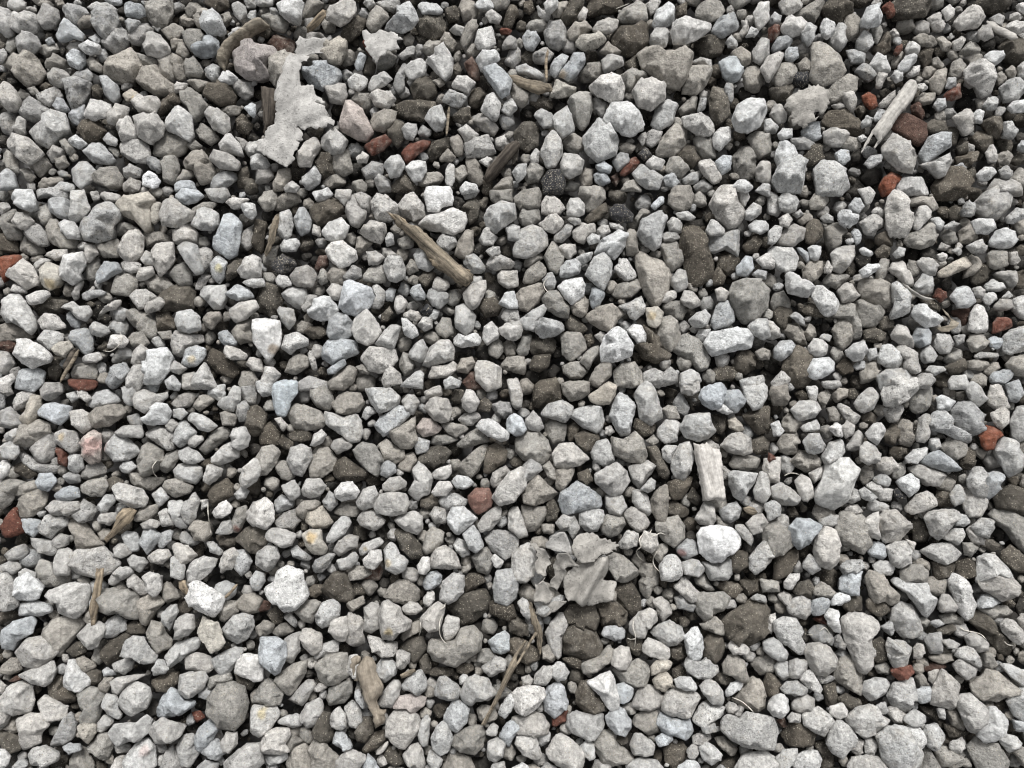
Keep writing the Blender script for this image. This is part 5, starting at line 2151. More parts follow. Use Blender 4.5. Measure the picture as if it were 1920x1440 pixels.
def soil_material():
    m, nt, b = nodes_of('soil')
    L = nt.links.new
    tc = N(nt, 'ShaderNodeTexCoord')
    v = N(nt, 'ShaderNodeTexVoronoi', Scale=38.0)
    f = N(nt, 'ShaderNodeTexNoise', Scale=160.0, Detail=5.0)
    for n in (v, f):
        L(tc.outputs['Object'], n.inputs['Vector'])
    hsv = N(nt, 'ShaderNodeHueSaturation', Saturation=0.0, Value=.30)
    L(v.outputs['Color'], hsv.inputs['Color'])
    c = mixc(nt, f.outputs['Fac'], (.05, .042, .034), hsv.outputs[0])
    L(c, b.inputs['Base Color'])
    b.inputs['Roughness'].default_value = .95
    bp = N(nt, 'ShaderNodeBump', Strength=1.0, Distance=.012, invert=True)
    L(v.outputs['Distance'], bp.inputs['Height'])
    L(bp.outputs['Normal'], b.inputs['Normal'])
    return m


M_STONE = stone_material()
M_BROWN = wood_material('weathered_brown_wood', (.045, .038, .030), (.27, .228, .172), 1.5)
M_TAN = wood_material('split_tan_wood', (.06, .047, .035), (.33, .27, .195), 1.3)
M_GREYWOOD = wood_material('bleached_wood', (.26, .25, .232), (.41, .392, .362), .6)
M_PINKWOOD = wood_material('whitish_wood', (.33, .312, .288), (.49, .467, .438), .8)
M_DARKWOOD = wood_material('dark_damp_wood', (.018, .014, .011), (.10, .085, .07), 1.2)
M_TAUPE = wood_material('dusty_wood', (.16, .135, .105), (.27, .235, .19), .6)
M_BARK = wood_material('bark', (.09, .078, .06), (.26, .23, .185), 1.0)
M_SCRAP = scrap_material('dusty_scrap', (.36, .35, .333))
M_LEAF = scrap_material('dusty_leaf', (.30, .286, .263))
M_FIBRE = scrap_material('root_fibre', (.58, .55, .49))
M_SOIL = soil_material()

#         body colour          spread  grit
TONES = {
    'W': ((.56, .557, .545), .10, .04),
    'P': ((.45, .442, .425), .15, .10),
    'G': ((.355, .35, .34), .15, .12),
    'B': ((.41, .422, .428), .16, .06),
    'T': ((.305, .290, .264), .17, .24),
    'D': ((.096, .085, .070), .28, .34),
    'Y': ((.46, .43, .378), .10, .10),
    'O': ((.42, .375, .35), .08, .08),
    'K': ((.045, .045, .048), .2, .95),
    'R': ((.145, .062, .045), .18, .12),
    'N': ((.095, .058, .046), .2, .14),
    'U': ((.040, .037, .033), .3, .08),     # stones of the layers below, darkened to paint shade into the gaps
}


def tone_of(c, n, rg):
    col, sp, gr = TONES[c]
    k = 1 + rg.uniform(-sp, sp)
    w = rg.uniform(-.025, .025)
    col = np.array(col) * k * np.array([1 + w, 1, 1 - w])
    speck = rg.uniform(.1, 1.0) if c in 'WPGBY' else rg.uniform(.3, .9)
    dust = rg.uniform(0, .75) if c in 'PGTRN' else rg.uniform(0, .35)
    band = rg.uniform(.3, .8) if (c in 'BG' and rg.random() < .35) else 0.0
    return np.tile(np.array([*col, max(0.0, gr * rg.uniform(.3, 1.8)), speck, dust, band], np.float32), (n, 1))


# veins and stains in single stones: photo position, radius (photo px), colour
PATCHES = [(95, 533, 11, (.46, .36, .20)), (356, 672, 9, (.46, .38, .24)), (410, 503, 8, (.42, .38, .20)),
           (586, 1008, 11, (.50, .36, .17)), (733, 1180, 9, (.50, .40, .22)), (728, 1055, 8, (.46, .38, .24)),
           (176, 838, 18, (.52, .34, .31)), (495, 1335, 9, (.50, .42, .22)), (120, 820, 8, (.45, .36, .22)),
           (1054, 141, 8, (.50, .40, .28)), (1278, 1037, 8, (.45, .25, .23)), (442, 992, 7, (.22, .06, .04)),
           (252, 184, 7, (.50, .38, .18)), (517, 657, 11, (.34, .26, .18)), (1222, 592, 9, (.50, .40, .24)),
           (275, 1405, 9, (.47, .38, .36)), (683, 1030, 5, (.45, .38, .25))]
PATCH_XY = on_plane([p[:2] for p in PATCHES], .008)


def stain(tone, pts):
    for (x, y), (_, _, r, col) in zip(PATCH_XY, PATCHES):
        if abs(pts[0, 0] - x) > .12 or abs(pts[0, 1] - y) > .12:
            continue
        q = np.hypot(pts[:, 0] - x, pts[:, 1] - y) / (r * PX_M)
        q = q + .5 * perlin(pts / .006)
        k = .7 * np.clip((1.1 - q) / .5, 0, 1)[:, None] * (pts[:, 2:] > -.002)
        tone[:, :3] = tone[:, :3] * (1 - k) + np.array(col, np.float32) * k
    return tone


# ------------------------------------------------------------------ the traced stones
stones = []           # dicts: c class, px polygon in photo pixels, a area in px, ctr
for key, txt in TILES.items():
    ox, oy = key[0] * 480, key[1] * 360
    for line in txt.split('\n'):
        line = line.strip()
        if not line:
            continue
        pts = np.array([[float(q) for q in w.split(',')] for w in line[1:].split()]) * 2.5 + (ox, oy)
        a = area_of(pts)
        if a < 0:
            pts, a = pts[::-1], -a
        stones.append(dict(c=line[0], px=pts, a=a, ctr=centroid(pts)))

# outlines drawn twice where two tiles meet: keep the larger
GW, GH, GS = 560, 440, 4.0      # raster of 4 photo pixels, with a margin
MX, MY = 40, 40


def cells(px):
    g = px / GS + (MX, MY)
    x0, y0 = np.floor(g.min(0)).astype(int)
    x1, y1 = np.ceil(g.max(0)).astype(int)
    x0, y0, x1, y1 = max(x0, 0), max(y0, 0), min(x1, GW - 1), min(y1, GH - 1)
    X, Y = np.meshgrid(np.arange(x0, x1 + 1) + .5, np.arange(y0, y1 + 1) + .5)
    ins = np.zeros(X.shape, bool)
    a, b = g, np.roll(g, -1, 0)
    for (ax, ay), (bx, by) in zip(a, b):
        if ay != by:
            ins ^= ((ay > Y) != (by > Y)) & (X < (bx - ax) * (Y - ay) / (by - ay) + ax)
    return (slice(y0, y1 + 1), slice(x0, x1 + 1)), ins


own = np.zeros((GH, GW), int)
stones.sort(key=lambda s: -s['a'])
keep = []
for s in stones:
    sl, ins = cells(s['px'])
    n = ins.sum()
    if n and (own[sl][ins] > 0).sum() / n > .55:
        continue
    keep.append(s)
    v = own[sl]
    v[ins & (v == 0)] = len(keep)
stones = keep
covered = own > 0

LEVEL = {'W': .007, 'P': .004, 'Y': .005, 'O': .006, 'B': .003, 'G': 0.0, 'T': -.003, 'D': -.007, 'K': .001, 'R': 0.0, 'N': -.005}
GROW = {'D': 1.10, 'N': 1.10, 'T': 1.07, 'G': 1.06}


BRIGHT_BRICK = [(1668, 345), (1858, 820), (15, 500), (1630, 190)]
# stones whose own colour stands out: photo position, colour
OWN = [((1350, 1018), (.70, .70, .695)), ((827, 368), (.68, .675, .66)), ((1155, 650), (.66, .665, .66)),
       ((1195, 627), (.72, .715, .70)), ((500, 635), (.64, .63, .61)), ((283, 337), (.72, .735, .75)),
       ((388, 1122), (.68, .67, .65)), ((1075, 540), (.65, .65, .64)), ((538, 737), (.42, .475, .51)),
       ((668, 560), (.50, .525, .55)), ((1335, 742), (.40, .435, .465)), ((510, 1232), (.44, .47, .495)),
       ((1367, 128), (.47, .51, .525)), ((100, 772), (.46, .49, .52)), ((355, 360), (.46, .49, .515)),
       ((1510, 1000), (.36, .39, .41)), ((130, 210), (.40, .415, .43)), ((645, 470), (.66, .64, .60)),
       ((542, 1100), (.60, .595, .575)), ((1570, 905), (.53, .525, .50)), ((1045, 1310), (.45, .47, .49)),
       ((937, 1208), (.46, .495, .51)), ((300, 690), (.56, .57, .565)), ((1620, 655), (.5, .5, .49))]


def tone_for(s, n, rg):
    t = tone_of(s['c'], n, rg)
    if s['c'] == 'D':
        t[:, 5] = rg.uniform(.0, .35)
    for q, col in OWN:
        if s['c'] not in 'RNK' and np.hypot(*(s['ctr'] - q)) < 20:
            m_ = sum(col) / 3
            t[:, :3], t[:, 5] = [m_ + (v_ - m_) * .7 for v_ in col], .08
    if s['c'] == 'R' and any(np.hypot(*(s['ctr'] - q)) < 40 for q in BRIGHT_BRICK):
        t[:, :3], t[:, 5] = (.21, .075, .044), .2
    if np.hypot(*(s['ctr'] - (900, 940))) < 25:
        t[:, :3] = (.185, .105, .085)
    return t


def build_stone(s, f, rg):
    z = LEVEL[s['c']] + rg.uniform(-.006, .006) + min(0.004, (s['a'] - 2500) / 2500 * .002)
    P = on_plane(s['px'], z)
    if area_of(P) < 0:
        P = P[::-1]
    c = centroid(P)
    Q = (P - c) * GROW.get(s['c'], 1.04)
    flat = None if s['c'] not in 'RN' else .0075
    pts, tris = stone_points(Q, f, rg, .8 if flat else 1.0, flat)
    return pts, tris, np.array([c[0], c[1], z])


# the setting
g = 60.0
gv = np.array([[-g, -g, -.075], [g, -g, -.075], [g, g, -.075], [-g, g, -.075]])
put('ground', new_mesh('ground', gv, np.array([[0, 1, 2], [0, 2, 3]]), mat=M_SOIL, smooth=False), kind='structure')

# height map of what has been laid so far, to rest thin things on
HS, HX, HY = .002, .8, .7
hm = np.full((int(2 * HY / HS) + 1, int(2 * HX / HS) + 1), -.03)


def lay(pts):
    ix = np.clip(((pts[:, 0] + HX) / HS).astype(int), 0, hm.shape[1] - 1)
    iy = np.clip(((pts[:, 1] + HY) / HS).astype(int), 0, hm.shape[0] - 1)
    np.maximum.at(hm, (iy, ix), pts[:, 2])


def top_at(x, y, r=1):
    ix, iy = int((x + HX) / HS), int((y + HY) / HS)
    return float(hm[max(iy - r, 0):iy + r + 1, max(ix - r, 0):ix + r + 1].max())


# ------------------------------------------------------------------ words for the labels
LANDMARKS = [
    ('the big torn grey scrap', 555, 210), ('the small torn scrap at top', 718, 85),
    ('the curved bark strip', 445, 90), ('the brown split stick', 815, 465),
    ('the bleached plank', 1665, 215), ('the whitish wood chunk', 1330, 885),
    ('the grey leaf cluster', 1090, 1075), ('the frayed grey scrap', 1510, 205),
    ('the dusty wood tube', 690, 1295), ('the long split twig', 955, 1265),
    ('the splayed tan splinter', 230, 985), ('the upright tan sliver', 180, 1125),
    ('the curled bark rim', 1870, 590), ('the black slag lump', 1037, 343),
    ('the bright white stone', 1350, 1018), ('the big orange brick', 1668, 345),
    ('the notched orange brick', 1858, 820), ('the paired twigs at left', 122, 690),
    ('the rotten brown twig', 508, 440), ('the dark wooden slat', 502, 205),
    ('the long dark wood piece', 940, 310), ('the triangular left brick', 22, 985),
    ('the pink veined stone', 172, 838), ('the square red brick at centre', 900, 940),
    ('the dark grit-covered stone', 1395, 1170), ('the dark sliver under the leaves', 1002, 1170),
]
LM_XY = np.array([(x, y) for _, x, y in LANDMARKS], float)
DIRS = ['right of', 'below right of', 'below', 'below left of', 'left of', 'above left of', 'above', 'above right of']
ORD = ['', 'second ', 'third ', 'fourth ', 'fifth ', 'sixth ', 'seventh ', 'eighth ', 'ninth ']
COLW = {'W': 'near-white', 'P': 'pale grey', 'G': 'mid grey', 'B': 'bluish grey', 'T': 'dusty taupe', 'D': 'dark brown',
        'Y': 'cream tinted', 'O': 'pinkish', 'K': 'black speckled', 'R': 'dusty red', 'N': 'dull red-brown'}


def shape_word(px):
    C = np.cov((px - px.mean(0)).T)
    w, v = np.linalg.eigh(C)
    asp = math.sqrt(w[1] / max(w[0], 1e-6))
    if asp > 1.55:
        a = math.degrees(math.atan2(-v[1, 1], v[0, 1])) % 180
        return ['long flat-lying', 'long rising', 'long upright', 'long falling'][int(((a + 22.5) % 180) // 45)]
    return 'rounded' if len(px) >= 8 else ('broken' if asp > 1.3 else ('angular' if len(px) <= 6 else 'blocky'))


def place(ctr, near=0, skip=None):
    d = np.hypot(*(LM_XY - ctr).T)
    if skip is not None:
        d[skip] = 1e9
    j = int(np.argsort(d)[near])
    v = np.asarray(ctr) - LM_XY[j]
    k = int(round(math.atan2(v[1], v[0]) / (math.pi / 4))) % 8
    return j, DIRS[k], float(d[j])


def label_all(items, noun):
    """items: dicts with c, px, ctr. A colour, a shape and a place; ties are ordered by nearness to the landmark."""
    rows = {}
    for s in items:
        j, dr, dist = place(s['ctr'])
        close = 'just ' if dist < 95 else ''
        rows.setdefault((COLW[s['c']], shape_word(s['px']), close + dr, j), []).append((dist, s))
    for (cw, sw, dr, j), lst in rows.items():
        lst.sort(key=lambda q: q[0])
        for i, (_, s) in enumerate(lst):
            o = ORD[min(i, 8)]
            s['label'] = f"{o}{'nearest ' if i == 0 and len(lst) > 1 else ''}{cw} {sw} {noun} {dr} {LANDMARKS[j][0]}"


mains = [s for s in stones if s['c'] not in 'RNK']
solo, rest = mains[:298], mains[298:]
bricks = [s for s in stones if s['c'] in 'RN']
slags = [s for s in stones if s['c'] == 'K']
label_all(solo, 'stone')
label_all(bricks, 'brick fragment')
label_all(slags, 'slag lump')
SPECIAL = [((1350, 1018), 'brightest near-white stone, large, right of the root fibres and below the whitish wood chunk'),
           ((172, 838), 'pale stone with a pink veined face at the left of the bed'),
           ((1395, 1170), 'large dark brown stone covered in pale grit, right of the leaf cluster'),
           ((585, 1015), 'white stone with an orange yellow patch beside a long taupe stone'),
           ((733, 1165), 'white stone with a small ochre spot, above the dusty wood tube'),
           ((538, 737), 'sky-bluish long upright stone in the left centre of the bed'),
           ((500, 635), 'large white wedge stone with a tan lower corner, left of centre'),
           ((827, 368), 'white faceted stone just above right of the brown split stick head'),
           ((1570, 905), 'largest pale grey rising block right of the whitish wood chunk')]
for (x, y), lab in SPECIAL:
    s = min(solo, key=lambda q: np.hypot(*(q['ctr'] - (x, y))))
    if np.hypot(*(s['ctr'] - (x, y))) < 25:
        s['label'] = lab
BSPECIAL = [((1668, 345), 'bright orange brick fragment, largest and glossy, below the bleached plank'),
            ((1858, 820), 'notched orange brick fragment near the right edge, beside a grey stone'),
            ((22, 985), 'triangular red brick fragment at the left edge under a brown stone'),
            ((900, 940), 'square red-brown brick fragment near the centre between grey stones')]
for (x, y), lab in BSPECIAL:
    s = min(bricks, key=lambda q: np.hypot(*(q['ctr'] - (x, y))))
    if np.hypot(*(s['ctr'] - (x, y))) < 40:
        s['label'] = lab

for items, name, cat, grp in ((solo, 'stone', 'stone', 'largest stones of the gravel bed'),
                              (bricks, 'brick_fragment', 'brick fragment', 'brick fragments among the stones'),
                              (slags, 'slag_lump', 'slag lump', 'black slag lumps among the stones')):
    for i, s in enumerate(items):
        pts, tris, loc = build_stone(s, 11 if name == 'stone' else 7, rng)
        lay(pts + loc)
        tn = tone_for(s, len(pts), rng)
        me = new_mesh(name, pts, tris, stain(tn, pts + loc), M_STONE)
        put(name, me, loc, s['label'], cat, grp)

# ------------------------------------------------------------------ every smaller stone: one mass
MV, MT, MC, off = [], [], [], 0


def mass(pts, tris, tone):
    global off
    MV.append(pts)
    MT.append(tris + off)
    MC.append(tone)
    off += len(pts)


for s in rest:
    pts, tris, loc = build_stone(s, 8 if s['a'] > 1500 else 7 if s['a'] > 900 else 6, rng)
    lay(pts + loc)
    mass(pts + loc, tris, stain(tone_for(s, len(pts), rng), pts + loc))


def random_outline(r, rg):
    n = int(rg.integers(6, 9))
    a = np.sort(np.arange(n) * 2 * math.pi / n + rg.uniform(-.35, .35, n))
    st = rg.uniform(.68, 1.0)
    Q = np.stack([np.cos(a), np.sin(a) * st], 1) * (r * rg.uniform(.86, 1.1, n))[:, None]
    t = rg.uniform(0, 6.28)
    return Q @ np.array([[math.cos(t), math.sin(t)], [-math.sin(t), math.cos(t)]])


def pick(rg, pale):
    u = rg.random()
    if pale:
        return 'W' if u < .06 else 'P' if u < .42 else 'G' if u < .56 else 'B' if u < .66 else 'T' if u < .88 else 'D'
    return 'P' if u < .08 else 'G' if u < .26 else 'T' if u < .60 else 'D' if u < .84 else 'U'


# gaps between the traced stones: smaller stones lying a little deeper
cov = covered.copy()
for r_px, tries, need in ((20, 5000, .80), (15, 9000, .78), (11, 14000, .74), (8, 16000, .72), (5, 12000, .70)):
    rc = r_px / GS
    k = int(math.ceil(rc))
    yy, xx = np.mgrid[-k:k + 1, -k:k + 1]
    disc = (xx ** 2 + yy ** 2) <= rc * rc
    cx = rng.integers(k + 1, GW - k - 2, tries)
    cy = rng.integers(k + 1, GH - k - 2, tries)
    for x, y in zip(cx, cy):
        w = cov[y - k:y + k + 1, x - k:x + k + 1]
        if (~w[disc]).mean() < need:
            continue
        w |= disc
        cl = pick(rng, False)
        z = rng.uniform(-.015, -.005) if cl in 'PGT' else rng.uniform(-.026, -.013)
        c = on_plane([[(x + .5 - MX) * GS, (y + .5 - MY) * GS]], z)[0]
        pts, tris = stone_points(random_outline(r_px * PX_M * rng.uniform(1.05, 1.3), rng), 4 if r_px > 10 else 3 if r_px > 6 else 2, rng)
        loc = np.array([c[0], c[1], z])
        lay(pts + loc)
        mass(pts + loc, tris, tone_of(cl, len(pts), rng))

# the layer underneath and the bed going on beyond the frame
X0, X1, Y0, Y1 = -.66, .66, -.56, .54
fr = on_plane([[0, 0], [1920, 0], [1920, 1440], [0, 1440]], 0)


def in_frame(x, y, m=0.0):
    ymin, ymax = fr[2, 1] - m, fr[0, 1] + m
    t = (y - fr[2, 1]) / (fr[0, 1] - fr[2, 1])
    hw = fr[2, 0] + (fr[1, 0] - fr[2, 0]) * t + m
    return ymin < y < ymax and abs(x) < hw


step = .027
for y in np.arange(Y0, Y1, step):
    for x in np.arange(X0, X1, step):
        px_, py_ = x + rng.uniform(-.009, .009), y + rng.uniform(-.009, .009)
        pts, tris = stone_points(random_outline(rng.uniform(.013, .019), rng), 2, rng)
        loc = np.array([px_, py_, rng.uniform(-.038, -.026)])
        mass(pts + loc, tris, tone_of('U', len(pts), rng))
step = .029
for y in np.arange(Y0 - .12, Y1 + .12, step):
    for x in np.arange(X0 - .16, X1 + .16, step):
        px_, py_ = x + rng.uniform(-.010, .010), y + rng.uniform(-.010, .010)
        if in_frame(px_, py_, .020):
            continue
        pts, tris = stone_points(random_outline(rng.uniform(.012, .021), rng), 3, rng)
        loc = np.array([px_, py_, rng.uniform(-.012, .008)])
        mass(pts + loc, tris, tone_of(pick(rng, True), len(pts), rng))
gme = new_mesh('gravel', np.concatenate(MV), np.concatenate(MT), np.concatenate(MC), M_STONE)
put('gravel', gme, label='smaller grey and brown crushed stones filling the gravel bed between the large ones',
    cat='gravel', kind='stuff')


# ------------------------------------------------------------------ wood and torn scraps
def sheet(Pw, top, bot, spacing, jag, rg, rim_wave=0.0):
    """Closed body over outline Pw (local metres): top and bottom height functions of (x, y, distance to the edge)."""
    n = len(Pw)
    B = []
    for i in range(n):
        a, b = Pw[i], Pw[(i + 1) % n]
        m = max(1, int(np.hypot(*(b - a)) / (spacing * .8)))
        e = b - a
        nn = np.array([e[1], -e[0]]) / (np.hypot(*e) + 1e-9)
        for k in range(m):
            q = a + e * k / m
            if k:
                if jag > .0015 and rg.random() < .38:
                    continue
                w_ = perlin(np.array([[q[0] * 160, q[1] * 160, n * .37]]))[0] * 1.7 + rg.normal() * .42
                q = q + nn * w_ * jag
            B.append(q)
    B = np.array(B)
    x0, y0 = B.min(0)
    x1, y1 = B.max(0)
    xs, ys = np.meshgrid(np.arange(x0, x1, spacing), np.arange(y0, y1, spacing))
    I = np.stack([xs.ravel(), ys.ravel()], 1) + rg.uniform(-.3, .3, (xs.size, 2)) * spacing

    def edge_dist(p):
        a, b = B, np.roll(B, -1, 0)
        e = b - a
        t = np.clip(((p[:, None] - a[None]) * e[None]).sum(2) / ((e * e).sum(1)[None] + 1e-12), 0, 1)
        return np.sqrt((((a[None] + t[..., None] * e[None]) - p[:, None]) ** 2).sum(2)).min(1)

    def inside(p):
        r = np.zeros(len(p), bool)
        for (ax, ay), (bx, by) in zip(B, np.roll(B, -1, 0)):
            if ay != by:
                r ^= ((ay > p[:, 1]) != (by > p[:, 1])) & (p[:, 0] < (bx - ax) * (p[:, 1] - ay) / (by - ay) + ax)
        return r
    I = I[inside(I)]
    if len(I):
        I = I[edge_dist(I) > spacing * .45]
    allp = np.concatenate([B, I]) if len(I) else B
    nb = len(B)
    V, _, F, *_r = delaunay_2d_cdt([Vector(p) for p in allp], [], [list(range(nb))], 1, 1e-7)
    V = np.array([(v.x, v.y) for v in V])
    d = edge_dist(V)
    zt, zb = top(V[:, 0], V[:, 1], d), bot(V[:, 0], V[:, 1], d)
    m = len(V)
    verts = np.concatenate([np.column_stack([V, zt]), np.column_stack([V, zb])])
    tr = []
    for f in F:
        f = list(f)
        for k in range(1, len(f) - 1):
            tr.append((f[0], f[k], f[k + 1]))
    tr = np.array(tr)
    a = V[tr]
    flip = ((a[:, 1, 0] - a[:, 0, 0]) * (a[:, 2, 1] - a[:, 0, 1]) - (a[:, 2, 0] - a[:, 0, 0]) * (a[:, 1, 1] - a[:, 0, 1])) < 0
    tr[flip] = tr[flip][:, ::-1]
    edges = {}
    for t in tr:
        for i in range(3):
            u, v = int(t[i]), int(t[(i + 1) % 3])
            edges[(u, v)] = edges.get((u, v), 0) + 1
    rim = [(u, v) for (u, v) in edges if (v, u) not in edges]
    sides = []
    for u, v in rim:
        sides += [(u, u + m, v), (v, u + m, v + m)]
    tris = np.concatenate([tr, tr[:, ::-1] + m, np.array(sides)])
    return verts, tris


def wood(name, px, mat, label, z, thick, edge, flute, jag=.0008, group='wood pieces on the gravel', cat='wood piece', tilt=0.0, spacing=.0032):
    rg = np.random.default_rng(len(label) * 7 + int(px[0][0]))
    P = on_plane(px, z)
    c = P.mean(0)
    w, v = np.linalg.eigh(np.cov((P - c).T))
    ax = v[:, 1]
    ang = math.atan2(ax[1], ax[0])
    ca, sa = math.cos(ang), math.sin(ang)
    Q = (P - c) @ np.array([[ca, -sa], [sa, ca]])
    if area_of(Q) < 0:
        Q = Q[::-1]
    s = rg.uniform(0, 90)

    def ridges(x, y):
        a = perlin(np.stack([x * 22 + s, y * 420, np.full(len(x), s)], 1))
        b = perlin(np.stack([x * 60, y * 120 + s, np.full(len(x), s + 7)], 1))
        return a * flute + b * flute * .8

    def top(x, y, d):
        u = np.clip(d / edge, 0, 1)
        return thick * np.sqrt(np.maximum(1 - (1 - u) ** 2, 0)) + ridges(x, y) * np.clip(u * 3, 0.2, 1) + x * tilt

    def bot(x, y, d):
        u = np.clip(d / edge, 0, 1)
        return -.7 * thick * np.sqrt(np.maximum(1 - (1 - u) ** 2, 0)) - .0008 + x * tilt
    V, T = sheet(Q, top, bot, spacing, jag, rg)
    me = new_mesh(name, V, T, mat=mat)
    o = put(name, me, (c[0], c[1], z), label, cat, group)
    o.rotation_euler = (0, 0, ang)
    return o


def Z(zx, zy, k, pts):
    """Corners read in an enlarged crop: crop origin (zx, zy), enlargement k."""
    return [(zx + x / k, zy + y / k) for x, y in pts]


U = lambda ox, oy, pts: [(ox + x * 2.5, oy + y * 2.5) for x, y in pts]

STICK = wood('split_stick', U(480, 360, [(99, 15.5), (104, 16.5), (113, 23), (122, 26), (132, 35), (140, 43), (150, 52), (160, 59), (163, 64), (158, 71), (152, 69), (142, 61), (132, 55), (127, 46), (118, 36), (112, 31), (104, 23)]),
     M_BROWN, 'brown split stick lying diagonally across the upper middle of the gravel', .014, .013, .010, .0034, jag=.0016)
SPL = wood('splinter', U(480, 360, [(130, 50), (136, 51), (146, 54), (154, 57), (161, 58.5), (160, 61), (150, 60), (140, 57), (132, 55)]),
     M_TAN, 'thin pale splinter peeling off along the lower half of the brown split stick', .020, .003, .003, .0008, jag=.0004, spacing=.0025)
SPL3 = wood('splinter', U(480, 360, [(98, 14.5), (103, 17), (110, 22), (117, 28), (116, 29), (108, 24), (101, 18.5)]),
     M_TAN, 'thin strand lifting off the head of the brown split stick', .019, .0025, .003, .0008, jag=.0003, spacing=.0025)
SPL4 = wood('splinter', U(480, 360, [(108, 18.5), (112, 20.5), (114, 24), (120, 28.5), (119, 29.5), (112, 25), (109.5, 21)]),
     M_TAN, 'thin strand beside the head of the brown split stick', .018, .0025, .003, .0008, jag=.0003, spacing=.0025)
wood('wood_splinter', Z(400, 20, 4.5, [(790, 188), (783, 140), (850, 70), (930, -5), (955, 0), (940, 60), (900, 110), (850, 155)]),
     M_TAN, 'tan splintered wood chip at the top edge beside a large cream stone', .010, .008, .007, .0014)
wood('dark_slat', Z(400, 20, 4.5, [(400, 635), (440, 640), (470, 650), (522, 660), (528, 700), (535, 800), (520, 965), (470, 1000), (432, 1055), (415, 900)]),
     M_DARKWOOD, 'dark damp wooden slat tucked along the left side of the big torn scrap', .002, .007, .008, .0026)
wood('bleached_plank', Z(1380, 120, 5.142, [(1680, 145), (1720, 170), (1757, 205), (1740, 280), (1700, 355), (1560, 510), (1480, 645), (1340, 818), (1328, 800), (1368, 735), (1330, 672), (1290, 740), (1212, 860), (1208, 840), (1280, 700), (1330, 620), (1430, 470), (1530, 330), (1630, 190)]),
     M_GREYWOOD, 'bleached grey plank sliver with a forked lower end at the upper right', .017, .0045, .0016, .0008, jag=.0004)
wood('wood_chunk', U(960, 720, [(136, 44), (141, 45.5), (146, 43.5), (150, 48), (156, 49), (157.5, 60), (158.5, 70), (160, 82), (160, 88), (155, 88), (152, 86.5), (147, 88), (143, 88), (142, 78), (139, 64), (137.5, 56)]),
     M_PINKWOOD, 'whitish wood chunk standing upright with a ragged lower end, right of centre', .014, .011, .004, .0015, jag=.0012)
wood('wood_splinter', U(0, 720, [(92, 93), (98, 92.5), (102.5, 95), (100, 101), (95, 106), (88, 112), (80, 119), (78, 116.5), (83, 110), (86, 104), (88, 98)]),
     M_TAN, 'splayed tan splinter with a frayed wide head at the lower left', .013, .008, .009, .0020)
wood('wood_splinter', U(0, 1080, [(72, -6), (78, -6), (77, 3), (75.5, 12), (74, 20), (73, 28), (71, 38.5), (68.5, 38), (67.5, 30), (66.5, 25), (69, 14), (71, 5)]),
     M_TAN, 'narrow upright tan sliver on pale stones near the lower left edge', .014, .006, .007, .0018)
DUSTY = wood('dusty_stick', Z(620, 1100, 4.364, [(212, 655), (255, 600), (290, 566), (340, 580), (375, 650), (370, 690), (430, 800), (420, 880), (380, 930), (400, 1000), (455, 1005), (440, 1115), (365, 1162), (330, 1030), (270, 920), (240, 800), (210, 720)]),
     M_TAUPE, 'dusty tube-like piece of wood pointing down at the bottom left of centre', .012, .014, .014, .0009)
SPL2 = wood('splinter', Z(620, 1100, 4.364, [(160, 590), (200, 565), (245, 572), (250, 605), (212, 650), (208, 720), (224, 775), (190, 770), (155, 660)]),
     M_TAUPE, 'dusty side sliver split off the top left of the wood tube', .008, .008, .008, .0008)
wood('split_twig', Z(620, 1100, 4.364, [(1228, 1132), (1262, 1142), (1330, 1010), (1400, 880), (1440, 800), (1480, 722), (1560, 592), (1692, 380), (1678, 368), (1605, 475), (1520, 625), (1530, 560), (1607, 445), (1590, 434), (1500, 560), (1440, 680), (1380, 835), (1300, 1000)]),
     M_BROWN, 'long grey-brown twig forked at its upper end, bottom centre', .014, .006, .006, .0011, jag=.0004, spacing=.0025)
wood('wood_splinter', Z(620, 1100, 4.364, [(1600, 105), (1640, 125), (1655, 165), (1690, 260), (1730, 350), (1738, 440), (1715, 565), (1690, 500), (1682, 400), (1640, 280)]),
     M_BROWN, 'thin dark brown sliver hanging down under the torn leaf cluster', .004, .006, .006, .0012)
wood('rotten_twig', U(480, 360, [(14, 18), (18.5, 15), (17.5, 21), (15.5, 28), (14, 36), (11, 44), (7.5, 49), (6, 46), (8, 40), (9.5, 30)]),
     M_BROWN, 'rotten brown twig upright at the left, beside a long dark stone', .007, .007, .008, .0014)
wood('wood_piece', [(905, 335), (912, 318), (935, 290), (952, 270), (968, 262), (976, 272), (966, 290), (946, 313), (926, 337), (912, 344)],
     M_DARKWOOD, 'long dark speckled piece of damp wood above the black slag lump', .003, .010, .012, .0010)
wood('wood_chip', [(945, 142), (965, 140), (985, 147), (1010, 152), (1035, 158), (1036, 171), (1010, 177), (985, 167), (965, 158)],
     M_BROWN, 'flat grey-brown wood chip below a thin straw near the top', .006, .006, .007, .0012)
wood('wood_chip', U(960, 720, [(173, 93), (178, 91.5), (182, 93), (184.5, 96.5), (181, 98.5), (176, 97)]),
     M_BROWN, 'tiny rust-brown husk beside the whitish wood chunk', .006, .004, .004, .0014)
wood('wood_chip', U(0, 1080, [(134, 4), (139, 3), (141, 10), (140.5, 15), (137, 12.5), (134, 9)]),
     M_TAN, 'small tan wood chip left of a large white stone, bottom left', .007, .004, .005, .0010)
wood('wood_chip', U(480, 1080, [(108, 74), (114, 71), (119, 69.5), (120, 72), (115, 75), (109, 77)]),
     M_BROWN, 'small brown wood chip right of the dusty wood tube', .010, .004, .005, .0012)


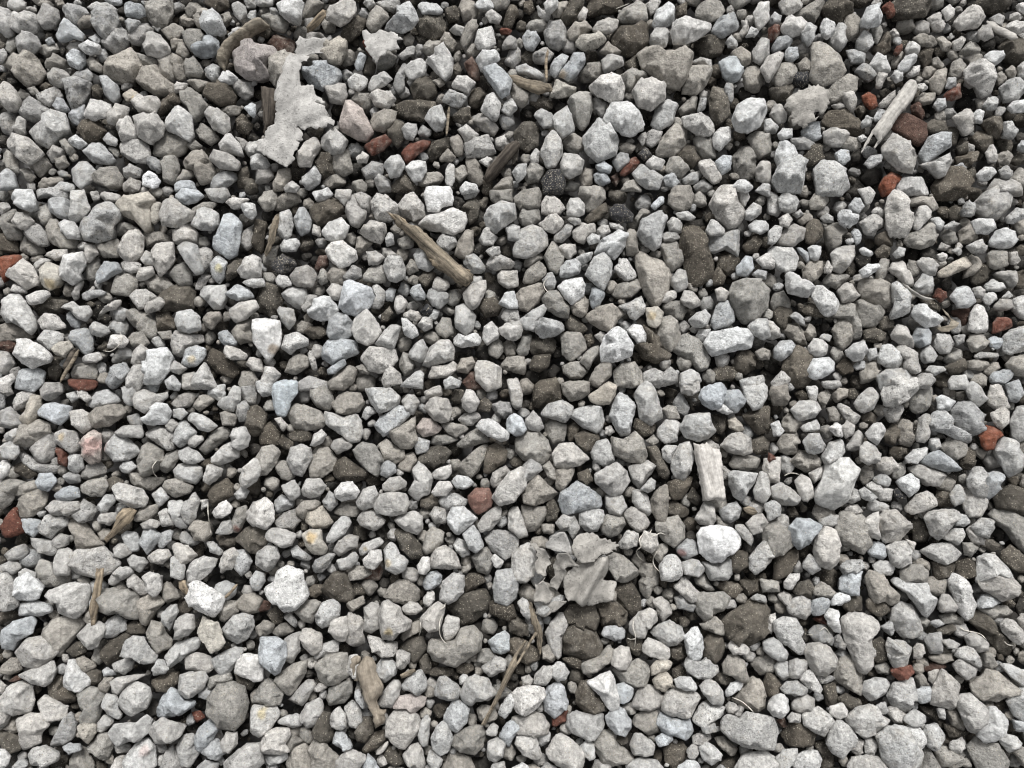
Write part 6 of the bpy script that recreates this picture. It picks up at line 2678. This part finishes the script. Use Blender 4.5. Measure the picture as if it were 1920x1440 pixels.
for ch, pa in ((SPL, STICK), (SPL3, STICK), (SPL4, STICK), (SPL2, DUSTY)):       # splinters still attached to their stick
    lm = pa.matrix_basis.inverted() @ ch.matrix_basis
    ch.parent = pa
    ch.matrix_basis = lm
    for k in ('label', 'category', 'group'):
        if k in ch:
            del ch[k]


def scrap(name, px, label, z, wave, mat=M_SCRAP, folds=(), dome=0.0, jag=.0017, cat='torn scrap', group='torn scraps and leaf pieces', slope=(0, 0), spacing=.0024, th=.0009):
    rg = np.random.default_rng(len(label) * 13 + int(px[0][0]))
    P = on_plane(px, z)
    c = P.mean(0)
    Q = P - c
    if area_of(Q) < 0:
        Q = Q[::-1]
    s = rg.uniform(0, 90)
    FL = [(on_plane(f[:2], z) - c, f[2], f[3]) for f in folds]

    def mid(x, y, d):
        zz = wave * 1.6 * perlin(np.stack([x * 24 + s, y * 24 + s, np.full(len(x), s)], 1))
        zz = zz + wave * .28 * perlin(np.stack([x * 110 + s, y * 110, np.full(len(x), s)], 1)) + .0007 * perlin(np.stack([x * 260, y * 260 + s, np.full(len(x), s)], 1))
        zz = zz + x * slope[0] + y * slope[1] + dome * (np.exp(-d / .006) * -1 + 1)
        zz = zz + .0016 * np.exp(-d / .003) * perlin(np.stack([x * 200, y * 200 + s, np.full(len(x), s)], 1))
        for (a, b), amp, wid in FL:
            e = b - a
            ln = np.hypot(*e)
            e = e / ln
            u = (x - a[0]) * e[0] + (y - a[1]) * e[1]
            q = np.abs((x - a[0]) * -e[1] + (y - a[1]) * e[0])
            win = np.clip(np.minimum(u + .01, ln + .01 - u) / .01, 0, 1)
            zz = zz + amp * np.exp(-(q / wid) ** 2) * win
        return zz
    V, T = sheet(Q, lambda x, y, d: mid(x, y, d) + th * .5, lambda x, y, d: mid(x, y, d) - th * .5, spacing, jag, rg)
    me = new_mesh(name, V, T, mat=mat)
    return put(name, me, (c[0], c[1], z), label, cat, group)


scrap('torn_scrap', Z(400, 20, 4.5, [(330, 1090), (380, 1078), (432, 1080), (460, 1010), (520, 962), (528, 880), (535, 800), (524, 690), (545, 620), (570, 560), (600, 440), (640, 368), (700, 352), (700, 300), (690, 262), (712, 240), (725, 205), (760, 228), (800, 232), (870, 225), (910, 236), (947, 230), (940, 320), (900, 352), (820, 345), (770, 352), (805, 380), (792, 425), (745, 428), (712, 436), (742, 442), (742, 480), (733, 560), (740, 637), (850, 637), (862, 690), (920, 748), (942, 795), (900, 780), (860, 778), (905, 800), (948, 812), (978, 880), (962, 884), (990, 892), (1025, 950), (960, 980), (880, 1003), (800, 985), (735, 990), (712, 965), (690, 980), (738, 1003), (755, 1050), (735, 1095), (690, 1098), (728, 1110), (720, 1140), (688, 1190), (662, 1290), (625, 1328), (560, 1295), (500, 1258), (400, 1190)]),
      'big torn grey scrap of dusty sheet with ragged edges at the upper left', .018, .0045, dome=.0012, th=.0006, jag=.0026,
      folds=[((505, 250), (545, 130), .005, .008), ((560, 240), (620, 215), -.004, .006), ((530, 270), (560, 300), .003, .005), ((560, 100), (600, 85), -.004, .006)], slope=(.03, .0))
scrap('torn_scrap', Z(400, 20, 4.5, [(1255, 162), (1290, 158), (1330, 190), (1420, 163), (1540, 188), (1602, 240), (1552, 250), (1572, 320), (1500, 342), (1420, 382), (1388, 432), (1340, 392), (1302, 350), (1280, 290)]),
      'small torn grey scrap over a red brick edge, top centre', .020, .006, jag=.0026, folds=[((690, 90), (745, 80), .003, .010)])
scrap('frayed_scrap', Z(1380, 120, 5.142, [(480, 380), (520, 310), (600, 250), (660, 245), (740, 218), (800, 225), (850, 252), (885, 330), (882, 400), (830, 492), (790, 470), (740, 482), (792, 510), (762, 552), (690, 570), (680, 605), (640, 590), (600, 560), (562, 572), (572, 505), (520, 492), (548, 440), (500, 420)]),
      'frayed felt-like grey scrap with a ragged left side, upper right', .017, .009, mat=M_LEAF, jag=.0034, dome=.005)
Lf = lambda pts: Z(880, 960, 4.5, pts)
scrap('leaf_scrap', Lf([(795, 600), (810, 540), (835, 500), (920, 445), (1000, 430), (1045, 415), (1085, 378), (1165, 368), (1170, 480), (1130, 570), (1180, 580), (1245, 592), (1225, 680), (1210, 742), (1120, 772), (1040, 792), (940, 790), (890, 745), (835, 757), (805, 690)]),
      'largest folded grey dried leaf with a raised midrib, in the leaf cluster', .017, .006, mat=M_LEAF, dome=.005, jag=.0008,
      folds=[((1130, 1045), (1085, 1130), .013, .0055), ((1108, 1060), (1070, 1110), -.005, .006), ((1152, 1085), (1125, 1128), -.007, .008)])
scrap('leaf_scrap', Lf([(860, 290), (880, 230), (920, 195), (980, 178), (1050, 175), (1120, 225), (1150, 218), (1165, 240), (1190, 228), (1205, 256), (1240, 252), (1236, 272), (1272, 282), (1240, 300), (1245, 325), (1200, 318), (1220, 342), (1160, 355), (1100, 370), (1040, 422), (960, 432), (910, 410), (880, 370)]),
      'smooth grey leaf scrap with a holed frayed right tip, top of the leaf cluster', .027, .006, mat=M_LEAF, folds=[((1075, 1030), (1130, 1015), .005, .010), ((1130, 1020), (1165, 1025), -.005, .006)], jag=.0012)
scrap('leaf_scrap', Lf([(640, 275), (700, 195), (760, 166), (800, 165), (830, 220), (850, 280), (887, 388), (840, 347), (740, 337), (645, 302)]),
      'pale triangular leaf scrap at the upper left of the leaf cluster', .028, .004, slope=(.15, .35), dome=-.004, jag=.0006)
scrap('leaf_scrap', Lf([(545, 690), (550, 600), (600, 585), (640, 543), (665, 640), (700, 740), (660, 772), (600, 750), (545, 752)]),
      'small jagged leaf scrap at the lower left of the leaf cluster', .016, .005, mat=M_LEAF, jag=.0024, slope=(-.5, .2), dome=-.006)
scrap('leaf_scrap', Lf([(508, 240), (560, 258), (592, 300), (640, 312), (682, 380), (652, 470), (650, 532), (600, 520), (560, 500), (553, 420), (580, 380), (570, 340), (540, 290)]),
      'crinkled dull leaf scrap on the far left of the leaf cluster', .012, .009, mat=M_LEAF, jag=.0026, slope=(.4, .1), dome=-.007)
scrap('leaf_scrap', Lf([(740, 343), (840, 350), (917, 452), (870, 450), (820, 460), (812, 530), (780, 590), (745, 672), (680, 620), (690, 580), (725, 540), (718, 430)]),
      'curled leaf scrap with a thin rim in the middle of the leaf cluster', .014, .009, mat=M_LEAF, slope=(.3, .5), jag=.0018, dome=-.009)
scrap('leaf_scrap', Lf([(555, 850), (590, 800), (620, 770), (700, 760), (820, 748), (770, 800), (740, 832), (690, 850), (640, 892), (600, 880)]),
      'lowest leaf scrap with a drooping bright tip, below the leaf cluster', .009, .004, mat=M_LEAF, slope=(.1, .2))
scrap('leaf_scrap', Z(1640, 460, 6.857, [(900, 800), (930, 830), (960, 870), (1000, 940), (1050, 975), (1085, 1000), (1040, 1055), (960, 1112), (860, 1112), (780, 1060), (880, 1042), (960, 1020), (990, 960), (935, 880)]),
      'curled shell-like bark flake below the notched dark stone at the right', .004, .004, mat=M_BARK, slope=(.2, -.2), jag=.0006, cat='bark flake')


# ------------------------------------------------------------------ swept strips and fibres
def smooth_path(p, sub):
    p = np.asarray(p, float)
    q = np.vstack([2 * p[0] - p[1], p, 2 * p[-1] - p[-2]])
    out = []
    for i in range(1, len(q) - 2):
        for t in np.arange(sub) / sub:
            a, b, c, d = q[i - 1:i + 3]
            out.append(.5 * (2 * b + (c - a) * t + (2 * a - 5 * b + 4 * c - d) * t * t + (3 * b - a - 3 * c + d) * t ** 3))
    out.append(q[-2])
    return np.array(out)


def sweep(name, path3, rx, rz, mat, label, cat, group, seg=8, rough=0.0, taper=True):
    n = len(path3)
    tg = np.gradient(path3, axis=0)
    tg /= np.linalg.norm(tg, axis=1)[:, None] + 1e-9
    nr = np.stack([-tg[:, 1], tg[:, 0], np.zeros(n)], 1)
    nr /= np.linalg.norm(nr, axis=1)[:, None] + 1e-9
    up = np.cross(tg, nr)
    a = np.arange(seg) * 2 * math.pi / seg
    u = np.linspace(0, 1, n)
    k = np.clip(np.minimum(u, 1 - u) * 8, .25, 1) if taper else np.ones(n)
    c0 = path3.mean(0)
    V = path3[:, None] + nr[:, None] * (np.cos(a) * rx)[None, :, None] * k[:, None, None] + up[:, None] * (np.sin(a) * rz)[None, :, None] * k[:, None, None]
    if rough:
        f = V.reshape(-1, 3)
        f += (f - np.repeat(path3, seg, 0)) * (perlin(f / .006) * rough)[:, None] * 2
        V = f.reshape(V.shape)
    V = V.reshape(-1, 3) - c0
    T = []
    for i in range(n - 1):
        for j in range(seg):
            A, B = i * seg + j, i * seg + (j + 1) % seg
            T += [(A, B, A + seg), (B, B + seg, A + seg)]
    for j in range(1, seg - 1):
        T += [(0, j + 1, j), ((n - 1) * seg, (n - 1) * seg + j, (n - 1) * seg + j + 1)]
    return put(name, new_mesh(name, V, np.array(T), mat=mat), c0, label, cat, group)


def strip(name, px, z0, rx, rz, mat, label, cat, group, sub=6, rough=.12, arch=0.0):
    q = smooth_path(px, sub)
    w = on_plane(q, z0)
    z = z0 + arch * np.sin(np.linspace(0, math.pi, len(q)))
    return sweep(name, np.column_stack([w, z]), rx, rz, mat, label, cat, group, rough=rough, seg=10)


GW_ = 'wood pieces on the gravel'
strip('bark_strip', Z(400, 20, 4.5, [(95, 500), (75, 430), (100, 350), (160, 280), (250, 210), (330, 150), (400, 118), (475, 135)]), .011, .0052, .012, M_BARK,
      'curved olive bark strip arching over a lumpy pinkish stone, upper left', 'bark strip', GW_)
strip('bark_strip', Z(1640, 460, 6.857, [(360, 490), (450, 575), (560, 645), (650, 685), (762, 695)]), .012, .0013, .004, M_GREYWOOD,
      'thin pale curled bark rim running down to the red brick at the right', 'bark strip', GW_)
strip('thin_twig', U(0, 360, [(59, 118), (55, 126), (50, 134), (45, 143)]), .010, .0020, .002, M_BROWN, 'right one of the paired grey twigs at the left', 'twig', GW_)
strip('thin_twig', U(0, 360, [(56, 117), (52, 126), (48, 133)]), .007, .0035, .003, M_DARKWOOD, 'broader darker one of the paired twigs at the left', 'twig', GW_)
strip('straw', U(960, 0, [(27, 37), (25.5, 48), (26, 61)]), .012, .0017, .0015, M_TAN, 'thin tan straw standing upright near the top centre', 'straw', GW_)
strip('thin_twig', [(842, 200), (840, 225), (837, 255)], .006, .0016, .0016, M_BROWN, 'short thin brown twig below a white stone, top centre', 'twig', GW_)
strip('thin_twig', [(1850, 40), (1870, 55), (1890, 64), (1908, 72)], .008, .0045, .003, M_GREYWOOD, 'pale grey twig in the top right corner among small stones', 'twig', GW_)
strip('thin_twig', U(0, 1080, [(178, 6), (174, 11), (168, 17)]), .006, .0015, .0015, M_TAN, 'short straw-like twig right of a large white stone, bottom left', 'twig', GW_)
strip('thin_twig', U(480, 1080, [(99, 124), (95, 130), (90, 134)]), .002, .0022, .002, M_GREYWOOD, 'short pale twig end below the dusty wood tube', 'twig', GW_)

FIB = [
    ('pale curled root fibre hanging over the dark gap right of the leaf cluster', Z(880, 960, 4.5, [(1480, 170), (1435, 230), (1448, 290), (1412, 330), (1430, 380), (1472, 415)])),
    ('looped root fibre on the round stone right of the leaf cluster', Z(880, 960, 4.5, [(1540, 145), (1528, 178), (1560, 200), (1610, 178), (1650, 190)])),
    ('single root fibre dangling below the looped one', Z(880, 960, 4.5, [(1585, 330), (1552, 395), (1560, 450), (1605, 505)])),
    ('root fibre draped down a pale stone below the leaf cluster', Z(880, 960, 4.5, [(1390, 895), (1380, 970), (1402, 1050), (1395, 1140)])),
    ('short crosswise root fibre tip below the leaf cluster', Z(880, 960, 4.5, [(1330, 1063), (1365, 1075), (1405, 1068)])),
    ('bent root fibre along the small upright stone above the big rounded one', Z(620, 1100, 4.364, [(920, 220), (893, 290), (893, 385), (918, 438), (948, 466)])),
    ('short root fibre tip on the pale stone above the big rounded one', Z(620, 1100, 4.364, [(938, 135), (928, 165), (890, 185)])),
    ('short root fibre right of the white stone with the ochre spot', Z(620, 1100, 4.364, [(732, 285), (738, 345), (722, 405)])),
    ('hooked white root fibre on a cream stone at the left', U(0, 360, [(90, 105), (91.5, 111), (88, 116), (83, 119.5), (77, 119)])),
    ('straight white root fibre left of the brick-spotted stone, lower left', U(0, 720, [(156, 88), (156, 96), (157, 104), (158, 112)])),
    ('two-ended white root fibre on a taupe stone, left middle', U(0, 720, [(118, 57), (114.5, 62), (115.5, 67), (118, 70)])),
    ('wavy root fibre reaching towards the dark timber, lower right', U(1440, 1080, [(143, 37), (147, 40.5), (154, 42), (160, 44), (164, 48)])),
    ('white root fibre caught on a dusty stone, bottom right', U(1440, 1080, [(29, 44), (35, 44), (39, 41), (43, 39), (47, 44)])),
    ('curled root fibre around a small taupe stone in the centre', U(960, 360, [(27, 64), (24, 68), (24.5, 72), (27, 75)])),
    ('short white root fibre near the whitish wood chunk', U(1440, 720, [(12, 69), (16, 67), (20, 67), (23.5, 68)])),
    ('pale fibre lying on a dark stone at the top centre', U(960, 0, [(78, 6.5), (82, 5), (88, 2.5)])),
    ('thin root fibre below right of a bleached small stone, bottom right', U(960, 1080, [(165, 91), (172, 94), (177, 98), (181, 102)])),
    ('small curved root fibre at the far right, lower side', U(1440, 1080, [(177, 49), (180, 51.5), (184, 52)])),
]
FIB_R = 0.0005
for lab, px in FIB:
    q = smooth_path(px, 7)
    w = on_plane(q, .016)
    z = np.array([max(top_at(x, y), -.004) for x, y in w])
    k = np.ones(7) / 7
    z = np.convolve(np.pad(z, 3, 'edge'), k, 'valid') + .0012
    zm = z.mean()
    w = np.array([on_plane([p], zz)[0] for p, zz in zip(q, z)])
    sweep('root_fibre', np.column_stack([w, z]), FIB_R, FIB_R, M_FIBRE, lab, 'root fibre', 'pale root fibres on the stones', seg=6)
